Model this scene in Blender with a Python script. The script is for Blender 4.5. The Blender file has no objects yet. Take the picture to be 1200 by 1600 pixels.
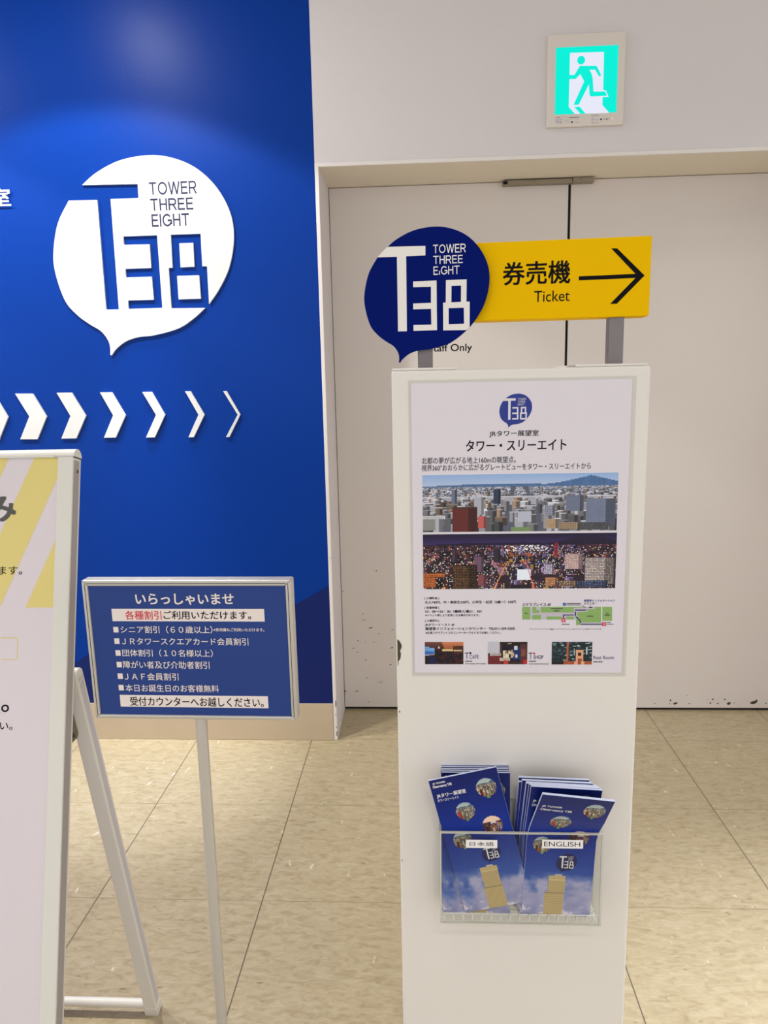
import bpy, bmesh, math, random
import numpy as np
from mathutils import Vector, Matrix
from mathutils.geometry import tessellate_polygon

SC = bpy.context.scene
COL = SC.collection

# ------------------------------------------------------------------ camera
CAM_F, PITCH, ROLL, YAW, CAM_H = 1139.4, 0.173277, -0.020832, -0.054254, 1.35
cp, sp_, cy, sy, cr, sr = (math.cos(PITCH), math.sin(PITCH), math.cos(YAW), math.sin(YAW), math.cos(ROLL), math.sin(ROLL))
CF = Vector((sy * cp, cy * cp, -sp_))
_R = Vector((cy, -sy, 0)); _U = _R.cross(CF)
CR = _R * cr + _U * sr
CU = -_R * sr + _U * cr
CO = Vector((0, 0, CAM_H))
cam_d = bpy.data.cameras.new('camera'); cam = bpy.data.objects.new('camera', cam_d); COL.objects.link(cam)
cam_d.sensor_fit = 'HORIZONTAL'; cam_d.sensor_width = 36.0; cam_d.lens = CAM_F / 1200 * 36.0
cam_d.clip_start = 0.02
cam.matrix_world = Matrix(((CR.x, CU.x, -CF.x, 0), (CR.y, CU.y, -CF.y, 0), (CR.z, CU.z, -CF.z, CAM_H), (0, 0, 0, 1)))
SC.camera = cam

# ------------------------------------------------------------------ light and exposure
SC.view_settings.view_transform = 'Standard'
SC.view_settings.look = 'None'
SC.view_settings.gamma = 1.0
SC.view_settings.use_curve_mapping = False
SC.view_settings.exposure = 0.0
SC.cycles.max_bounces = 12
SC.cycles.transparent_max_bounces = 24
WORLD = bpy.data.worlds.new('hall light'); SC.world = WORLD; WORLD.use_nodes = True
WORLD.node_tree.nodes['Background'].inputs[0].default_value = (0.955, 0.975, 1.03, 1)
WORLD.node_tree.nodes['Background'].inputs[1].default_value = 1.17
YW, YD = 2.6116, 2.8776            # front wall plane, door plane
CEIL = 2.8
def lamp(name, kind, loc, power, col=(1, .98, .955), aim=None, **k):
    d = bpy.data.lights.new(name, kind); d.energy = power; d.color = col
    for a, b in k.items(): setattr(d, a, b)
    o = bpy.data.objects.new(name, d); COL.objects.link(o); o.location = loc
    if aim is not None:
        o.rotation_euler = (Vector(aim) - Vector(loc)).to_track_quat('-Z', 'Y').to_euler()
    return o
# wall washer downlights in the ceiling in front of the blue wall
for lx in (-1.08, -2.05, -3.0):
    lamp('wall_downlight', 'SPOT', (lx, 1.93, CEIL - .012), 80, spot_size=math.radians(113), spot_blend=.16, shadow_soft_size=.05)
    lamp('wall_downlight_lens', 'AREA', (lx - .03, 1.917, CEIL - .02), 8.5, aim=(lx - .03, 2.1, 0), shape='DISK', size=.11)
# general hall downlights
lamp('floor_downlight', 'SPOT', (-1.0, 2.36, CEIL - .012), 270, col=(.93, .98, 1.10), spot_size=math.radians(27), spot_blend=1.0, shadow_soft_size=.06)
lamp('pool_downlight', 'SPOT', (1.0, 1.05, CEIL - .012), 300, col=(.93, .98, 1.10), spot_size=math.radians(46), spot_blend=.8, shadow_soft_size=.08)
for lx, ly, pw in ((-.35, .2, 20), (.3, -.9, 46), (-1.2, -.9, 34), (1.5, -.9, 36), (1.5, 1.5, 44)):
    lamp('hall_downlight', 'SPOT', (lx, ly, CEIL - .012), pw, spot_size=math.radians(130), spot_blend=.6, shadow_soft_size=.12)

# ------------------------------------------------------------------ materials
def s2l(c):
    return tuple((x / 12.92 if x <= .04045 else ((x + .055) / 1.055) ** 2.4) for x in c)
def rgb(r, g, b): return s2l((r / 255, g / 255, b / 255))
MATS = {}
def mat(name, col, rough=.5, metal=0., spec=.5, noise=0., nscale=40., bump=0., bscale=200., emit=None, estr=1., trans=0., ior=1.45, coat=0.):
    m = bpy.data.materials.new(name); m.use_nodes = True; nt = m.node_tree
    b = nt.nodes['Principled BSDF']
    b.inputs['Base Color'].default_value = (*col, 1); b.inputs['Roughness'].default_value = rough
    b.inputs['Metallic'].default_value = metal; b.inputs['Specular IOR Level'].default_value = spec
    b.inputs['IOR'].default_value = ior
    if trans: b.inputs['Transmission Weight'].default_value = trans
    if coat: b.inputs['Coat Weight'].default_value = coat; b.inputs['Coat Roughness'].default_value = .08
    if emit: b.inputs['Emission Color'].default_value = (*emit, 1); b.inputs['Emission Strength'].default_value = estr
    if noise or bump:
        tc = nt.nodes.new('ShaderNodeTexCoord'); n = nt.nodes.new('ShaderNodeTexNoise')
        n.inputs['Scale'].default_value = nscale; n.inputs['Detail'].default_value = 4
        nt.links.new(tc.outputs['Object'], n.inputs['Vector'])
        if noise:
            mx = nt.nodes.new('ShaderNodeMix'); mx.data_type = 'RGBA'
            mx.inputs[6].default_value = (*[c * (1 - noise) for c in col], 1); mx.inputs[7].default_value = (*[min(1, c * (1 + noise)) for c in col], 1)
            nt.links.new(n.outputs['Fac'], mx.inputs[0]); nt.links.new(mx.outputs[2], b.inputs['Base Color'])
        if bump:
            n2 = nt.nodes.new('ShaderNodeTexNoise'); n2.inputs['Scale'].default_value = bscale; n2.inputs['Detail'].default_value = 3
            nt.links.new(tc.outputs['Object'], n2.inputs['Vector'])
            bp = nt.nodes.new('ShaderNodeBump'); bp.inputs['Strength'].default_value = bump; bp.inputs['Distance'].default_value = .002
            nt.links.new(n2.outputs['Fac'], bp.inputs['Height']); nt.links.new(bp.outputs['Normal'], b.inputs['Normal'])
    MATS[name] = m; return m

mat('blue_paint', rgb(0, 53, 143), .36, spec=.16, bump=.10, bscale=320)
mat('navy_tone', rgb(14, 34, 100), .4, spec=.22, bump=.10, bscale=320)
mat('white_wall', rgb(220, 214, 214), .6, noise=.015, nscale=6, bump=.06, bscale=260)
mat('trim_white', rgb(232, 226, 220), .45)
mat('soffit', rgb(232, 222, 204), .6)
mat('door_paint', rgb(220, 211, 204), .42, noise=.012, nscale=5, bump=.04, bscale=150)
mat('dark_gap', rgb(14, 12, 11), .8)
mat('ceiling_white', rgb(225, 222, 216), .9)
mat('cut_white', rgb(222, 222, 220), .5, spec=.3)
mat('navy_print', rgb(22, 30, 74), .5)
mat('scuff', rgb(66, 60, 58), .8)
mat('kiosk_paint', rgb(232, 226, 218), .42, noise=.012, nscale=7)
mat('chip', rgb(74, 62, 46), .7, noise=.3, nscale=300)
mat('steel', rgb(124, 117, 114), .36, metal=.85, noise=.08, nscale=30)
mat('alu_white', rgb(226, 223, 214), .38)
mat('alu_grey', rgb(166, 159, 157), .42)
mat('alu', rgb(206, 202, 194), .34, metal=.55)
mat('pole_alu', rgb(208, 203, 195), .34, metal=.45)
mat('black', rgb(16, 14, 16), .6, spec=.1)
mat('ink', rgb(24, 21, 28), .6, spec=.1)
mat('ink_grey', rgb(86, 86, 82), .6)
mat('yellow_board', rgb(243, 192, 0), .6, spec=.06, bump=.05, bscale=150)
mat('yellow_edge', rgb(240, 196, 60), .5)
mat('disc_blue', rgb(0, 20, 104), .5, spec=.06, bump=.05, bscale=200)
mat('letter_white', rgb(240, 236, 230), .5)
mat('poster_paper', rgb(226, 219, 226), .42, spec=.4)
mat('poster_blue', rgb(24, 46, 140), .4)
mat('poster_navy', rgb(22, 30, 92), .4)
mat('map_green', rgb(138, 176, 98), .5)
mat('map_grey', rgb(196, 188, 200), .5)
mat('map_red', rgb(214, 52, 72), .5)
mat('map_blue', rgb(68, 98, 170), .5)
mat('stand_blue', rgb(40, 66, 134), .34, spec=.3)
mat('stand_white', rgb(238, 226, 220), .5)
mat('stand_red', rgb(214, 66, 72), .5)
mat('sheet_paper', rgb(226, 216, 220), .42)
mat('sheet_yellow', rgb(230, 212, 130), .42)
mat('alu_lilac', rgb(200, 195, 200), .4)
mat('bracket', rgb(120, 112, 92), .4, metal=.5)
mat('page_edge', rgb(206, 214, 240), .7)
mat('cover_back', rgb(10, 22, 78), .45)
mat('baseboard', rgb(196, 178, 152), .5, noise=.06, nscale=9)
mat('exit_case', rgb(224, 216, 206), .5)
mat('exit_green', rgb(8, 50, 46), .5, spec=.1, emit=rgb(0, 238, 214), estr=1.0)
mat('exit_white', rgb(60, 60, 62), .5, spec=.1, emit=rgb(232, 234, 250), estr=.96)
mat('lens', rgb(250, 240, 220), .3)
mat('sticker', rgb(244, 240, 238), .5)
mat('bronze_metal', rgb(150, 138, 118), .45, metal=.4)
mat('grid_white', rgb(240, 238, 234), .4)
mat('base_metal', rgb(170, 166, 160), .4, metal=.5)

def acrylic():
    m = bpy.data.materials.new('acrylic'); m.use_nodes = True; nt = m.node_tree; nt.nodes.clear()
    out = nt.nodes.new('ShaderNodeOutputMaterial'); g = nt.nodes.new('ShaderNodeBsdfGlossy'); t = nt.nodes.new('ShaderNodeBsdfTransparent')
    g.inputs['Roughness'].default_value = .06; t.inputs['Color'].default_value = (.955, .96, .95, 1)
    f = nt.nodes.new('ShaderNodeFresnel'); f.inputs['IOR'].default_value = 1.45
    mx = nt.nodes.new('ShaderNodeMixShader'); ge = nt.nodes.new('ShaderNodeNewGeometry'); mu = nt.nodes.new('ShaderNodeMath'); mu.operation = 'MULTIPLY'; iv = nt.nodes.new('ShaderNodeMath'); iv.operation = 'SUBTRACT'
    iv.inputs[0].default_value = 1; nt.links.new(ge.outputs['Backfacing'], iv.inputs[1]); nt.links.new(f.outputs[0], mu.inputs[0]); nt.links.new(iv.outputs[0], mu.inputs[1])
    nt.links.new(mu.outputs[0], mx.inputs[0]); nt.links.new(t.outputs[0], mx.inputs[1]); nt.links.new(g.outputs[0], mx.inputs[2]); nt.links.new(mx.outputs[0], out.inputs[0])
    MATS['acrylic'] = m
    m2 = m.copy(); m2.name = 'acrylic_edge'; MATS['acrylic_edge'] = m2
    nt = m2.node_tree
    d = nt.nodes.new('ShaderNodeBsdfDiffuse'); d.inputs['Color'].default_value = (*rgb(222, 220, 208), 1)
    mx2 = nt.nodes.new('ShaderNodeMixShader'); mx2.inputs[0].default_value = .62
    o = [n for n in nt.nodes if n.type == 'OUTPUT_MATERIAL'][0]; m0 = [n for n in nt.nodes if n.type == 'MIX_SHADER' and n != mx2][0]
    nt.links.new(m0.outputs[0], mx2.inputs[1]); nt.links.new(d.outputs[0], mx2.inputs[2]); nt.links.new(mx2.outputs[0], o.inputs[0])
acrylic()

def print_mat():
    m = bpy.data.materials.new('printed_picture'); m.use_nodes = True; nt = m.node_tree; b = nt.nodes['Principled BSDF']
    a = nt.nodes.new('ShaderNodeAttribute'); a.attribute_name = 'ink'
    nt.links.new(a.outputs['Color'], b.inputs['Base Color']); b.inputs['Roughness'].default_value = .45; b.inputs['Specular IOR Level'].default_value = .3
    MATS['printed'] = m
print_mat()

def floor_mat():
    m = bpy.data.materials.new('vinyl_tile'); m.use_nodes = True; nt = m.node_tree; b = nt.nodes['Principled BSDF']
    N = lambda t, **k: (lambda n: ([setattr(n, a, v) for a, v in k.items()], n)[1])(nt.nodes.new(t))
    L = nt.links.new
    tc = N('ShaderNodeTexCoord'); sx = N('ShaderNodeSeparateXYZ'); L(tc.outputs['Object'], sx.inputs[0])
    def math_(op, a, bb=None, c=None):
        n = N('ShaderNodeMath', operation=op)
        for i, v in enumerate((a, bb, c)):
            if v is None: continue
            if isinstance(v, (int, float)): n.inputs[i].default_value = v
            else: L(v, n.inputs[i])
        return n.outputs[0]
    T = .45
    tx = math_('DIVIDE', math_('SUBTRACT', sx.outputs[0], .46005), T); ty = math_('DIVIDE', math_('SUBTRACT', sx.outputs[1], 2.6172), T)
    fx = math_('SUBTRACT', tx, math_('FLOOR', tx)); fy = math_('SUBTRACT', ty, math_('FLOOR', ty))
    dx = math_('ABSOLUTE', math_('SUBTRACT', math_('ABSOLUTE', math_('SUBTRACT', fx, .5)), .5)); dy = math_('ABSOLUTE', math_('SUBTRACT', math_('ABSOLUTE', math_('SUBTRACT', fy, .5)), .5))
    lx = math_('LESS_THAN', dx, .0032); ly = math_('LESS_THAN', dy, .0021)
    par = math_('MODULO', math_('ADD', math_('ADD', math_('FLOOR', tx), math_('FLOOR', ty)), 400), 2)
    tid = math_('ADD', math_('MULTIPLY', math_('FLOOR', tx), 3.71), math_('MULTIPLY', math_('FLOOR', ty), 7.13))
    # per tile vector with a different offset, direction of the flecks turned per tile
    cb = N('ShaderNodeCombineXYZ'); L(sx.outputs[0], cb.inputs[0]); L(sx.outputs[1], cb.inputs[1]); L(tid, cb.inputs[2])
    mp = N('ShaderNodeMapping'); L(cb.outputs[0], mp.inputs['Vector']); mp.inputs['Scale'].default_value = (1, 2.6, 1); mp.inputs['Rotation'].default_value = (0, 0, .5)
    n1 = N('ShaderNodeTexNoise'); L(mp.outputs[0], n1.inputs['Vector']); n1.inputs['Scale'].default_value = 27; n1.inputs['Detail'].default_value = 7; n1.inputs['Roughness'].default_value = .58; n1.inputs['Distortion'].default_value = .8
    r1 = N('ShaderNodeValToRGB'); L(n1.outputs['Fac'], r1.inputs[0])
    e = r1.color_ramp.elements
    e[0].position = .30; e[0].color = (*rgb(158, 142, 110), 1); e[1].position = .47; e[1].color = (*rgb(173, 158, 126), 1)
    for pos, c in ((.60, rgb(180, 166, 135)), (.72, rgb(188, 175, 147)), (.82, rgb(206, 195, 172))):
        x = e.new(pos); x.color = (*c, 1)
    # dark flecks
    n2 = N('ShaderNodeTexNoise'); mp2 = N('ShaderNodeMapping'); L(cb.outputs[0], mp2.inputs['Vector']); mp2.inputs['Scale'].default_value = (1, 3.2, 1); mp2.inputs['Rotation'].default_value = (0, 0, -.35)
    L(mp2.outputs[0], n2.inputs['Vector']); n2.inputs['Scale'].default_value = 30; n2.inputs['Detail'].default_value = 2.5
    r2 = N('ShaderNodeValToRGB'); L(n2.outputs['Fac'], r2.inputs[0]); r2.color_ramp.elements[0].position = .69; r2.color_ramp.elements[0].color = (0, 0, 0, 1); r2.color_ramp.elements[1].position = .75; r2.color_ramp.elements[1].color = (1, 1, 1, 1)
    m1 = N('ShaderNodeMix', data_type='RGBA'); L(math_('MULTIPLY', r2.outputs[0], .65), m1.inputs[0]); L(r1.outputs[0], m1.inputs[6]); m1.inputs[7].default_value = (*rgb(120, 98, 64), 1)
    n3 = N('ShaderNodeTexNoise'); mp3 = N('ShaderNodeMapping'); L(cb.outputs[0], mp3.inputs['Vector']); mp3.inputs['Scale'].default_value = (2.4, 1, 1); mp3.inputs['Rotation'].default_value = (0, 0, .9); mp3.inputs['Location'].default_value = (3.3, 1.7, 0)
    L(mp3.outputs[0], n3.inputs['Vector']); n3.inputs['Scale'].default_value = 21; n3.inputs['Detail'].default_value = 2.5
    r3 = N('ShaderNodeValToRGB'); L(n3.outputs['Fac'], r3.inputs[0]); r3.color_ramp.elements[0].position = .70; r3.color_ramp.elements[0].color = (0, 0, 0, 1); r3.color_ramp.elements[1].position = .75; r3.color_ramp.elements[1].color = (1, 1, 1, 1)
    m0 = N('ShaderNodeMix', data_type='RGBA'); L(math_('MULTIPLY', r3.outputs[0], .6), m0.inputs[0]); L(m1.outputs[2], m0.inputs[6]); m0.inputs[7].default_value = (*rgb(226, 218, 198), 1); m1 = m0
    m2 = N('ShaderNodeMix', data_type='RGBA'); L(math_('MULTIPLY', ly, .6), m2.inputs[0]); L(m1.outputs[2], m2.inputs[6]); m2.inputs[7].default_value = (*rgb(96, 74, 52), 1)
    m3 = N('ShaderNodeMix', data_type='RGBA'); L(math_('MULTIPLY', lx, .8), m3.inputs[0]); L(m2.outputs[2], m3.inputs[6]); m3.inputs[7].default_value = (*rgb(66, 52, 40), 1)
    L(m3.outputs[2], b.inputs['Base Color'])
    b.inputs['Roughness'].default_value = .30
    bp = N('ShaderNodeBump'); bp.inputs['Strength'].default_value = .12; bp.inputs['Distance'].default_value = .002; L(n1.outputs['Fac'], bp.inputs['Height']); L(bp.outputs[0], b.inputs['Normal'])
    MATS['floor'] = m
floor_mat()

# ------------------------------------------------------------------ helpers
class Plane:
    """a flat face in the place: origin, right, up; n points out of the face"""
    def __init__(s, o, u=(1, 0, 0), v=(0, 0, 1)):
        s.o = Vector(o); s.u = Vector(u).normalized(); s.v = Vector(v).normalized(); s.n = s.u.cross(s.v)
    def pt(s, u, v, n=0.): return s.o + s.u * u + s.v * v + s.n * n
    def uv(s, x, y, n=0.):                     # where the sight line of a photo point meets the face
        d = CF + CR * ((x - 600) / CAM_F) - CU * ((y - 800) / CAM_F)
        t = (s.o + s.n * n - CO).dot(s.n) / d.dot(s.n); q = CO + d * t - s.o
        return q.dot(s.u), q.dot(s.v)
class M:
    def __init__(s): s.v = []; s.f = []; s.m = []; s.mats = []; s.sm = []
    def mi(s, name):
        if name not in s.mats: s.mats.append(name)
        return s.mats.index(name)
    def add(s, vs, fs, name, smooth=False):
        b = len(s.v); s.v += [Vector(x) for x in vs]; i = s.mi(name)
        for f in fs: s.f.append([b + k for k in f]); s.m.append(i); s.sm.append(smooth)
    def box(s, pl, u0, u1, v0, v1, n0, n1, name):
        P = [pl.pt(u, v, n) for n in (n0, n1) for v in (v0, v1) for u in (u0, u1)]
        s.add(P, [(4, 5, 7, 6), (0, 2, 3, 1), (0, 1, 5, 4), (2, 6, 7, 3), (0, 4, 6, 2), (1, 3, 7, 5)], name)
    def poly(s, pl, loops, name, n0=0., th=0., side=None):
        loops = [[Vector((a, b, 0)) for a, b in lp] for lp in loops]
        flat = [q for lp in loops for q in lp]
        tris = tessellate_polygon(loops)
        vs = [pl.pt(q.x, q.y, n0 + th) for q in flat]; fs = []
        for t in tris:
            a, b, c = (flat[i] for i in t)
            ar = (b - a).cross(c - a).z
            if abs(ar) < 1e-14: continue
            fs.append(tuple(t) if ar > 0 else tuple(reversed(t)))
        s.add(vs, fs, name)
        if th:
            for k, lp in enumerate(loops):
                ar = sum(lp[i].x * lp[(i + 1) % len(lp)].y - lp[(i + 1) % len(lp)].x * lp[i].y for i in range(len(lp)))
                ccw = (ar > 0) == (k == 0)
                n = len(lp); q = [pl.pt(a.x, a.y, n0) for a in lp] + [pl.pt(a.x, a.y, n0 + th) for a in lp]
                fs = [(i, (i + 1) % n, n + (i + 1) % n, n + i) if ccw else (n + i, n + (i + 1) % n, (i + 1) % n, i) for i in range(n)]
                s.add(q, fs, side or name)
    def tube(s, a, b, r, name, seg=24, cap=True, r2=None):
        a = Vector(a); b = Vector(b); d = (b - a).normalized(); x = d.orthogonal().normalized(); y = d.cross(x)
        r2 = r if r2 is None else r2
        P = [c + (x * math.cos(t) + y * math.sin(t)) * rr for c, rr in ((a, r), (b, r2)) for t in [2 * math.pi * i / seg for i in range(seg)]]
        s.add(P, [(i, (i + 1) % seg, seg + (i + 1) % seg, seg + i) for i in range(seg)], name, True)
        if cap: s.add(P, [tuple(range(seg))[::-1], tuple(range(seg, 2 * seg))], name)
    def rectbar(s, a, b, ex, w, d, name):      # bar from a to b, width w along ex, depth d across
        a = Vector(a); b = Vector(b); ax = (b - a).normalized(); ex = Vector(ex); ey = ax.cross(ex).normalized(); ex = ey.cross(ax).normalized()
        P = [c + ex * (sx * w / 2) + ey * (sz * d / 2) for c in (a, b) for sz in (-1, 1) for sx in (-1, 1)]
        s.add(P, [(4, 5, 7, 6), (0, 2, 3, 1), (0, 1, 5, 4), (2, 6, 7, 3), (0, 4, 6, 2), (1, 3, 7, 5)], name)
    def build(s, name, parent=None, bevel=0., seg=2):
        me = bpy.data.meshes.new(name); off = Vector(parent['base']) if parent is not None and 'base' in parent else Vector((0, 0, 0))
        me.from_pydata([tuple(v - off) for v in s.v], [], s.f)
        for k in s.mats: me.materials.append(MATS[k])
        for p, i, sm in zip(me.polygons, s.m, s.sm): p.material_index = i; p.use_smooth = sm
        me.update()
        o = bpy.data.objects.new(name, me); COL.objects.link(o)
        if parent is not None: o.parent = parent; o['base'] = tuple(off)
        if bevel:
            b = bm_w = bmesh.new(); b.from_mesh(me); bmesh.ops.remove_doubles(b, verts=b.verts, dist=1e-6); b.to_mesh(me); b.free()
            md = o.modifiers.new('edge', 'BEVEL'); md.width = bevel; md.segments = seg; md.limit_method = 'ANGLE'; md.angle_limit = .6
        return o
def thing(name, label, cat, loc, group=None):
    o = bpy.data.objects.new(name, None); COL.objects.link(o); o.location = loc; o.empty_display_size = .05
    o['base'] = tuple(loc); o['label'] = label; o['category'] = cat
    if group: o['group'] = group
    return o
def tag(o, label, cat, group=None):
    o['label'] = label; o['category'] = cat
    if group: o['group'] = group
    return o
def struct(o): o['kind'] = 'structure'; return o

_TXT = {}
def text_geo(s, bold):
    k = s
    if k not in _TXT:
        c = bpy.data.curves.new('t', 'FONT'); c.body = s; c.size = 1; c.resolution_u = 4
        o = bpy.data.objects.new('t', c); me = o.to_mesh()
        V = np.array([v.co[:2] for v in me.vertices]); F = [tuple(p.vertices) for p in me.polygons]
        Nz = [p.normal.z for p in me.polygons]
        F = [f if z > 0 else f[::-1] for f, z in zip(F, Nz)]
        o.to_mesh_clear(); bpy.data.objects.remove(o); bpy.data.curves.remove(c)
        _TXT[k] = (V, F)
    return _TXT[k]
def text_uv(m, pl, s, u0, u1, v0, v1, name, bold=.0, n=.0003):
    V, F = text_geo(s, bold); lo, hi = V.min(0), V.max(0)
    bold = max(0, bold); lo = lo - bold; hi = hi + bold
    for i, (sx, sy) in enumerate(((0, 0), (1, .7), (-1, .7), (1, -.7), (-1, -.7)) if bold else ((0, 0),)):
        q = (V + np.array((sx, sy)) * bold - lo) / (hi - lo)
        m.add([pl.pt(u0 + a * (u1 - u0), v0 + b * (v1 - v0), n + i * 4e-6) for a, b in q], F, name)
def strokes_uv(m, pl, s, u0, u1, v0, v1, name, wd, n):
    """plain grotesque capitals drawn as even strokes"""
    arc = lambda cx, cy, rx, ry, a, b, k=16: [(cx + rx * math.cos(math.radians(a + (b - a) * i / k)), cy + ry * math.sin(math.radians(a + (b - a) * i / k))) for i in range(k + 1)]
    h = wd / 2; lo, hi = h, 1 - h
    GL = {'T': (.80, [[(0, hi), (.80, hi)], [(.40, 0), (.40, 1)]]), 'O': (1.02, [arc(.51, .5, .51 - h, .5 - h, 0, 360, 32)]), 'W': (1.22, [[(h * .6, 1), (.32, 0)], [(.32, 0), (.61, 1)], [(.61, 1), (.90, 0)], [(.90, 0), (1.22 - h * .6, 1)]]),
          'E': (.72, [[(h, 0), (h, 1)], [(0, hi), (.70, hi)], [(0, .52), (.66, .52)], [(0, lo), (.72, lo)]]), 'H': (.78, [[(h, 0), (h, 1)], [(.78 - h, 0), (.78 - h, 1)], [(0, .52), (.78, .52)]]), 'I': (wd, [[(h, 0), (h, 1)]]),
          'R': (.82, [[(h, 0), (h, 1)], [(0, hi)] + arc(.50, (hi + .47) / 2, .25, (hi - .47) / 2, 90, -90) + [(0, .47)], [(.48, .47), (.78, 0)]]),
          'G': (.98, [arc(.50, .5, .50 - h, .5 - h, 42, 335, 28) , [(.94, .17), (.94, .48)], [(.56, .48), (.98, .48)]]), 'i': (wd, [[(h, 0), (h, .45)]])}
    gap = .15; x = 0; runs = []
    for c in s:
        w_, st = GL[c]; runs.append((x, st)); x += w_ + gap
    W_ = x - gap; k = 0
    for x0, st in runs:
        for ln in st:
            for a, b in zip(ln, ln[1:]):
                d = math.hypot(b[0] - a[0], b[1] - a[1]); 
                if d < 1e-6: continue
                px, py = -(b[1] - a[1]) / d * h, (b[0] - a[0]) / d * h
                e = .12 * h if len(ln) > 2 else 0; ex, ey = (b[0] - a[0]) / d * e, (b[1] - a[1]) / d * e
                q = [(a[0] - px - ex, a[1] - py - ey), (b[0] - px + ex, b[1] - py + ey), (b[0] + px + ex, b[1] + py + ey), (a[0] + px - ex, a[1] + py - ey)]
                m.add([pl.pt(u0 + (x0 + p) / W_ * (u1 - u0), v0 + r * (v1 - v0), n + (k % 40) * 1e-6) for p, r in q], [(0, 1, 2, 3)], name); k += 1
def text_px(m, pl, s, xl, xr, yt, yb, name, bold=.0, n=.0003):     # yt, yb: ink top and bottom at the middle of the line
    xc, yc = (xl + xr) / 2, (yt + yb) / 2
    u0 = pl.uv(xl, yc)[0]; u1 = pl.uv(xr, yc)[0]; v1 = pl.uv(xc, yt)[1]; v0 = pl.uv(xc, yb)[1]
    text_uv(m, pl, s, u0, u1, v0, v1, name, bold, n)
def raster(name, arr, fn, parent):            # a printed picture: one cell of ink per face
    h, w = arr.shape[:2]; off = Vector(parent['base']) if 'base' in parent else Vector()
    vs = [tuple(Vector(fn(i / w, j / h)) - off) for j in range(h + 1) for i in range(w + 1)]
    fs = [((j + 1) * (w + 1) + i, (j + 1) * (w + 1) + i + 1, j * (w + 1) + i + 1, j * (w + 1) + i) for j in range(h) for i in range(w)]
    me = bpy.data.meshes.new(name); me.from_pydata(vs, [], fs); me.materials.append(MATS['printed'])
    a = np.clip(arr, 0, 1); lin = np.where(a <= .04045, a / 12.92, ((a + .055) / 1.055) ** 2.4).reshape(-1, 3)
    c = np.ones((h * w, 4, 4), np.float32); c[:, :, :3] = lin[:, None, :]
    at = me.color_attributes.new('ink', 'FLOAT_COLOR', 'CORNER'); at.data.foreach_set('color', c.ravel()); me.update()
    o = bpy.data.objects.new(name, me); COL.objects.link(o); o.parent = parent; o['base'] = tuple(off); return o
def quad_px(pl, pts): return [pl.uv(*q) for q in pts]
def circle(cx, cy, r, n=24, ry=None): return [(cx + r * math.cos(2 * math.pi * i / n), cy + (ry or r) * math.sin(2 * math.pi * i / n)) for i in range(n)]

# ------------------------------------------------------------------ setting
G = Plane((0, 0, 0), (1, 0, 0), (0, 1, 0))
m = M(); m.box(G, -4, 4, -3, 3.0, -.05, 0, 'floor'); struct(m.build('floor'))
m = M(); m.box(G, -4, 4, -3, 3.0, CEIL, CEIL + .05, 'ceiling_white'); struct(m.build('ceiling'))
W = Plane((0, YW, 0)); D = Plane((0, YD, 0))
XE = -.352                                      # end of the blue wall
m = M(); m.box(W, -4, XE, 0, CEIL, -.40, 0, 'blue_paint'); wl = struct(m.build('wall_left'))
dk = M()
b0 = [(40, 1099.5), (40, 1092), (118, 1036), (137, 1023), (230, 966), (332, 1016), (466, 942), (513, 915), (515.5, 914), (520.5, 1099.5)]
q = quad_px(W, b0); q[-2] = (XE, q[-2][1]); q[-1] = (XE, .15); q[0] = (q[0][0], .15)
dk.poly(W, [q], 'navy_tone', .0004); o = dk.build('navy_band', wl)  # flat patch in a darker navy than the wall, with a peaked top edge
m = M(); m.box(W, -4, XE - .001, .0005, .15, 0, .004, 'baseboard'); struct(m.build('baseboard_left', bevel=.001))
HD = 2.0765                                     # opening head
XJ, XJ2 = -.3395, 1.436
m = M()
m.box(W, XE, 4, HD + .0125, CEIL, -.40, 0, 'white_wall')
m.box(W, XJ2 + .012, 4, 0, HD + .0125, -.40, 0, 'white_wall')
struct(m.build('wall_back'))
m = M()
m.box(W, XE, XJ, 0, HD + .0125, -.005, .0035, 'trim_white'); m.box(W, XJ, XJ2 + .012, HD, HD + .0125, -.005, .0035, 'trim_white'); m.box(W, XJ2, XJ2 + .012, 0, HD, -.005, .0035, 'trim_white')
rng = random.Random(3)
tr = struct(m.build('trim_1', bevel=.0015))
mm = M()
for z, w_, h_ in ((.135, .004, .03), (.05, .003, .008), (.03, .006, .006), (.10, .002, .01), (.72, .002, .006), (.018, .004, .012)):
    mm.poly(W, [[(XJ - .004 + a * w_, z + b * h_) for a, b in ((0, 0), (.7, .1), (1, .5), (.8, 1), (.2, .9))]], 'scuff', .0037)
mm.build('chipped_paint', tr)
m = M()
m.box(W, XE, XJ, 0, HD, -.40, -.005, 'white_wall'); m.box(W, XJ2, XJ2 + .012, 0, HD, -.40, -.005, 'white_wall'); m.box(W, XE, XJ2 + .012, HD, HD + .0125, -.40, -.005, 'soffit')
struct(m.build('trim_2'))
SEAM = .5525
def leaf(name, x0, x1):
    m = M(); m.box(D, x0, x1, .012, HD - .002, -.045, 0, 'door_paint'); return struct(m.build(name, bevel=.0012))
d1 = leaf('door_1', XJ + .002, SEAM - .0048); d2 = leaf('door_2', SEAM + .0048, XJ2 - .002)
m = M(); m.box(D, SEAM - .0045, SEAM + .0045, .013, HD - .003, -.04, -.008, 'dark_gap'); m.build('meeting_seal', d1)
m = M(); m.box(D, XJ, XJ2, 0, .0125, -.045, -.012, 'dark_gap'); struct(m.build('trim_3'))
m = M(); text_px(m, D, 'Staff Only', 670, 737.5, 537.5, 552.5, 'ink', .012); m.build('lettering', d1)
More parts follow.
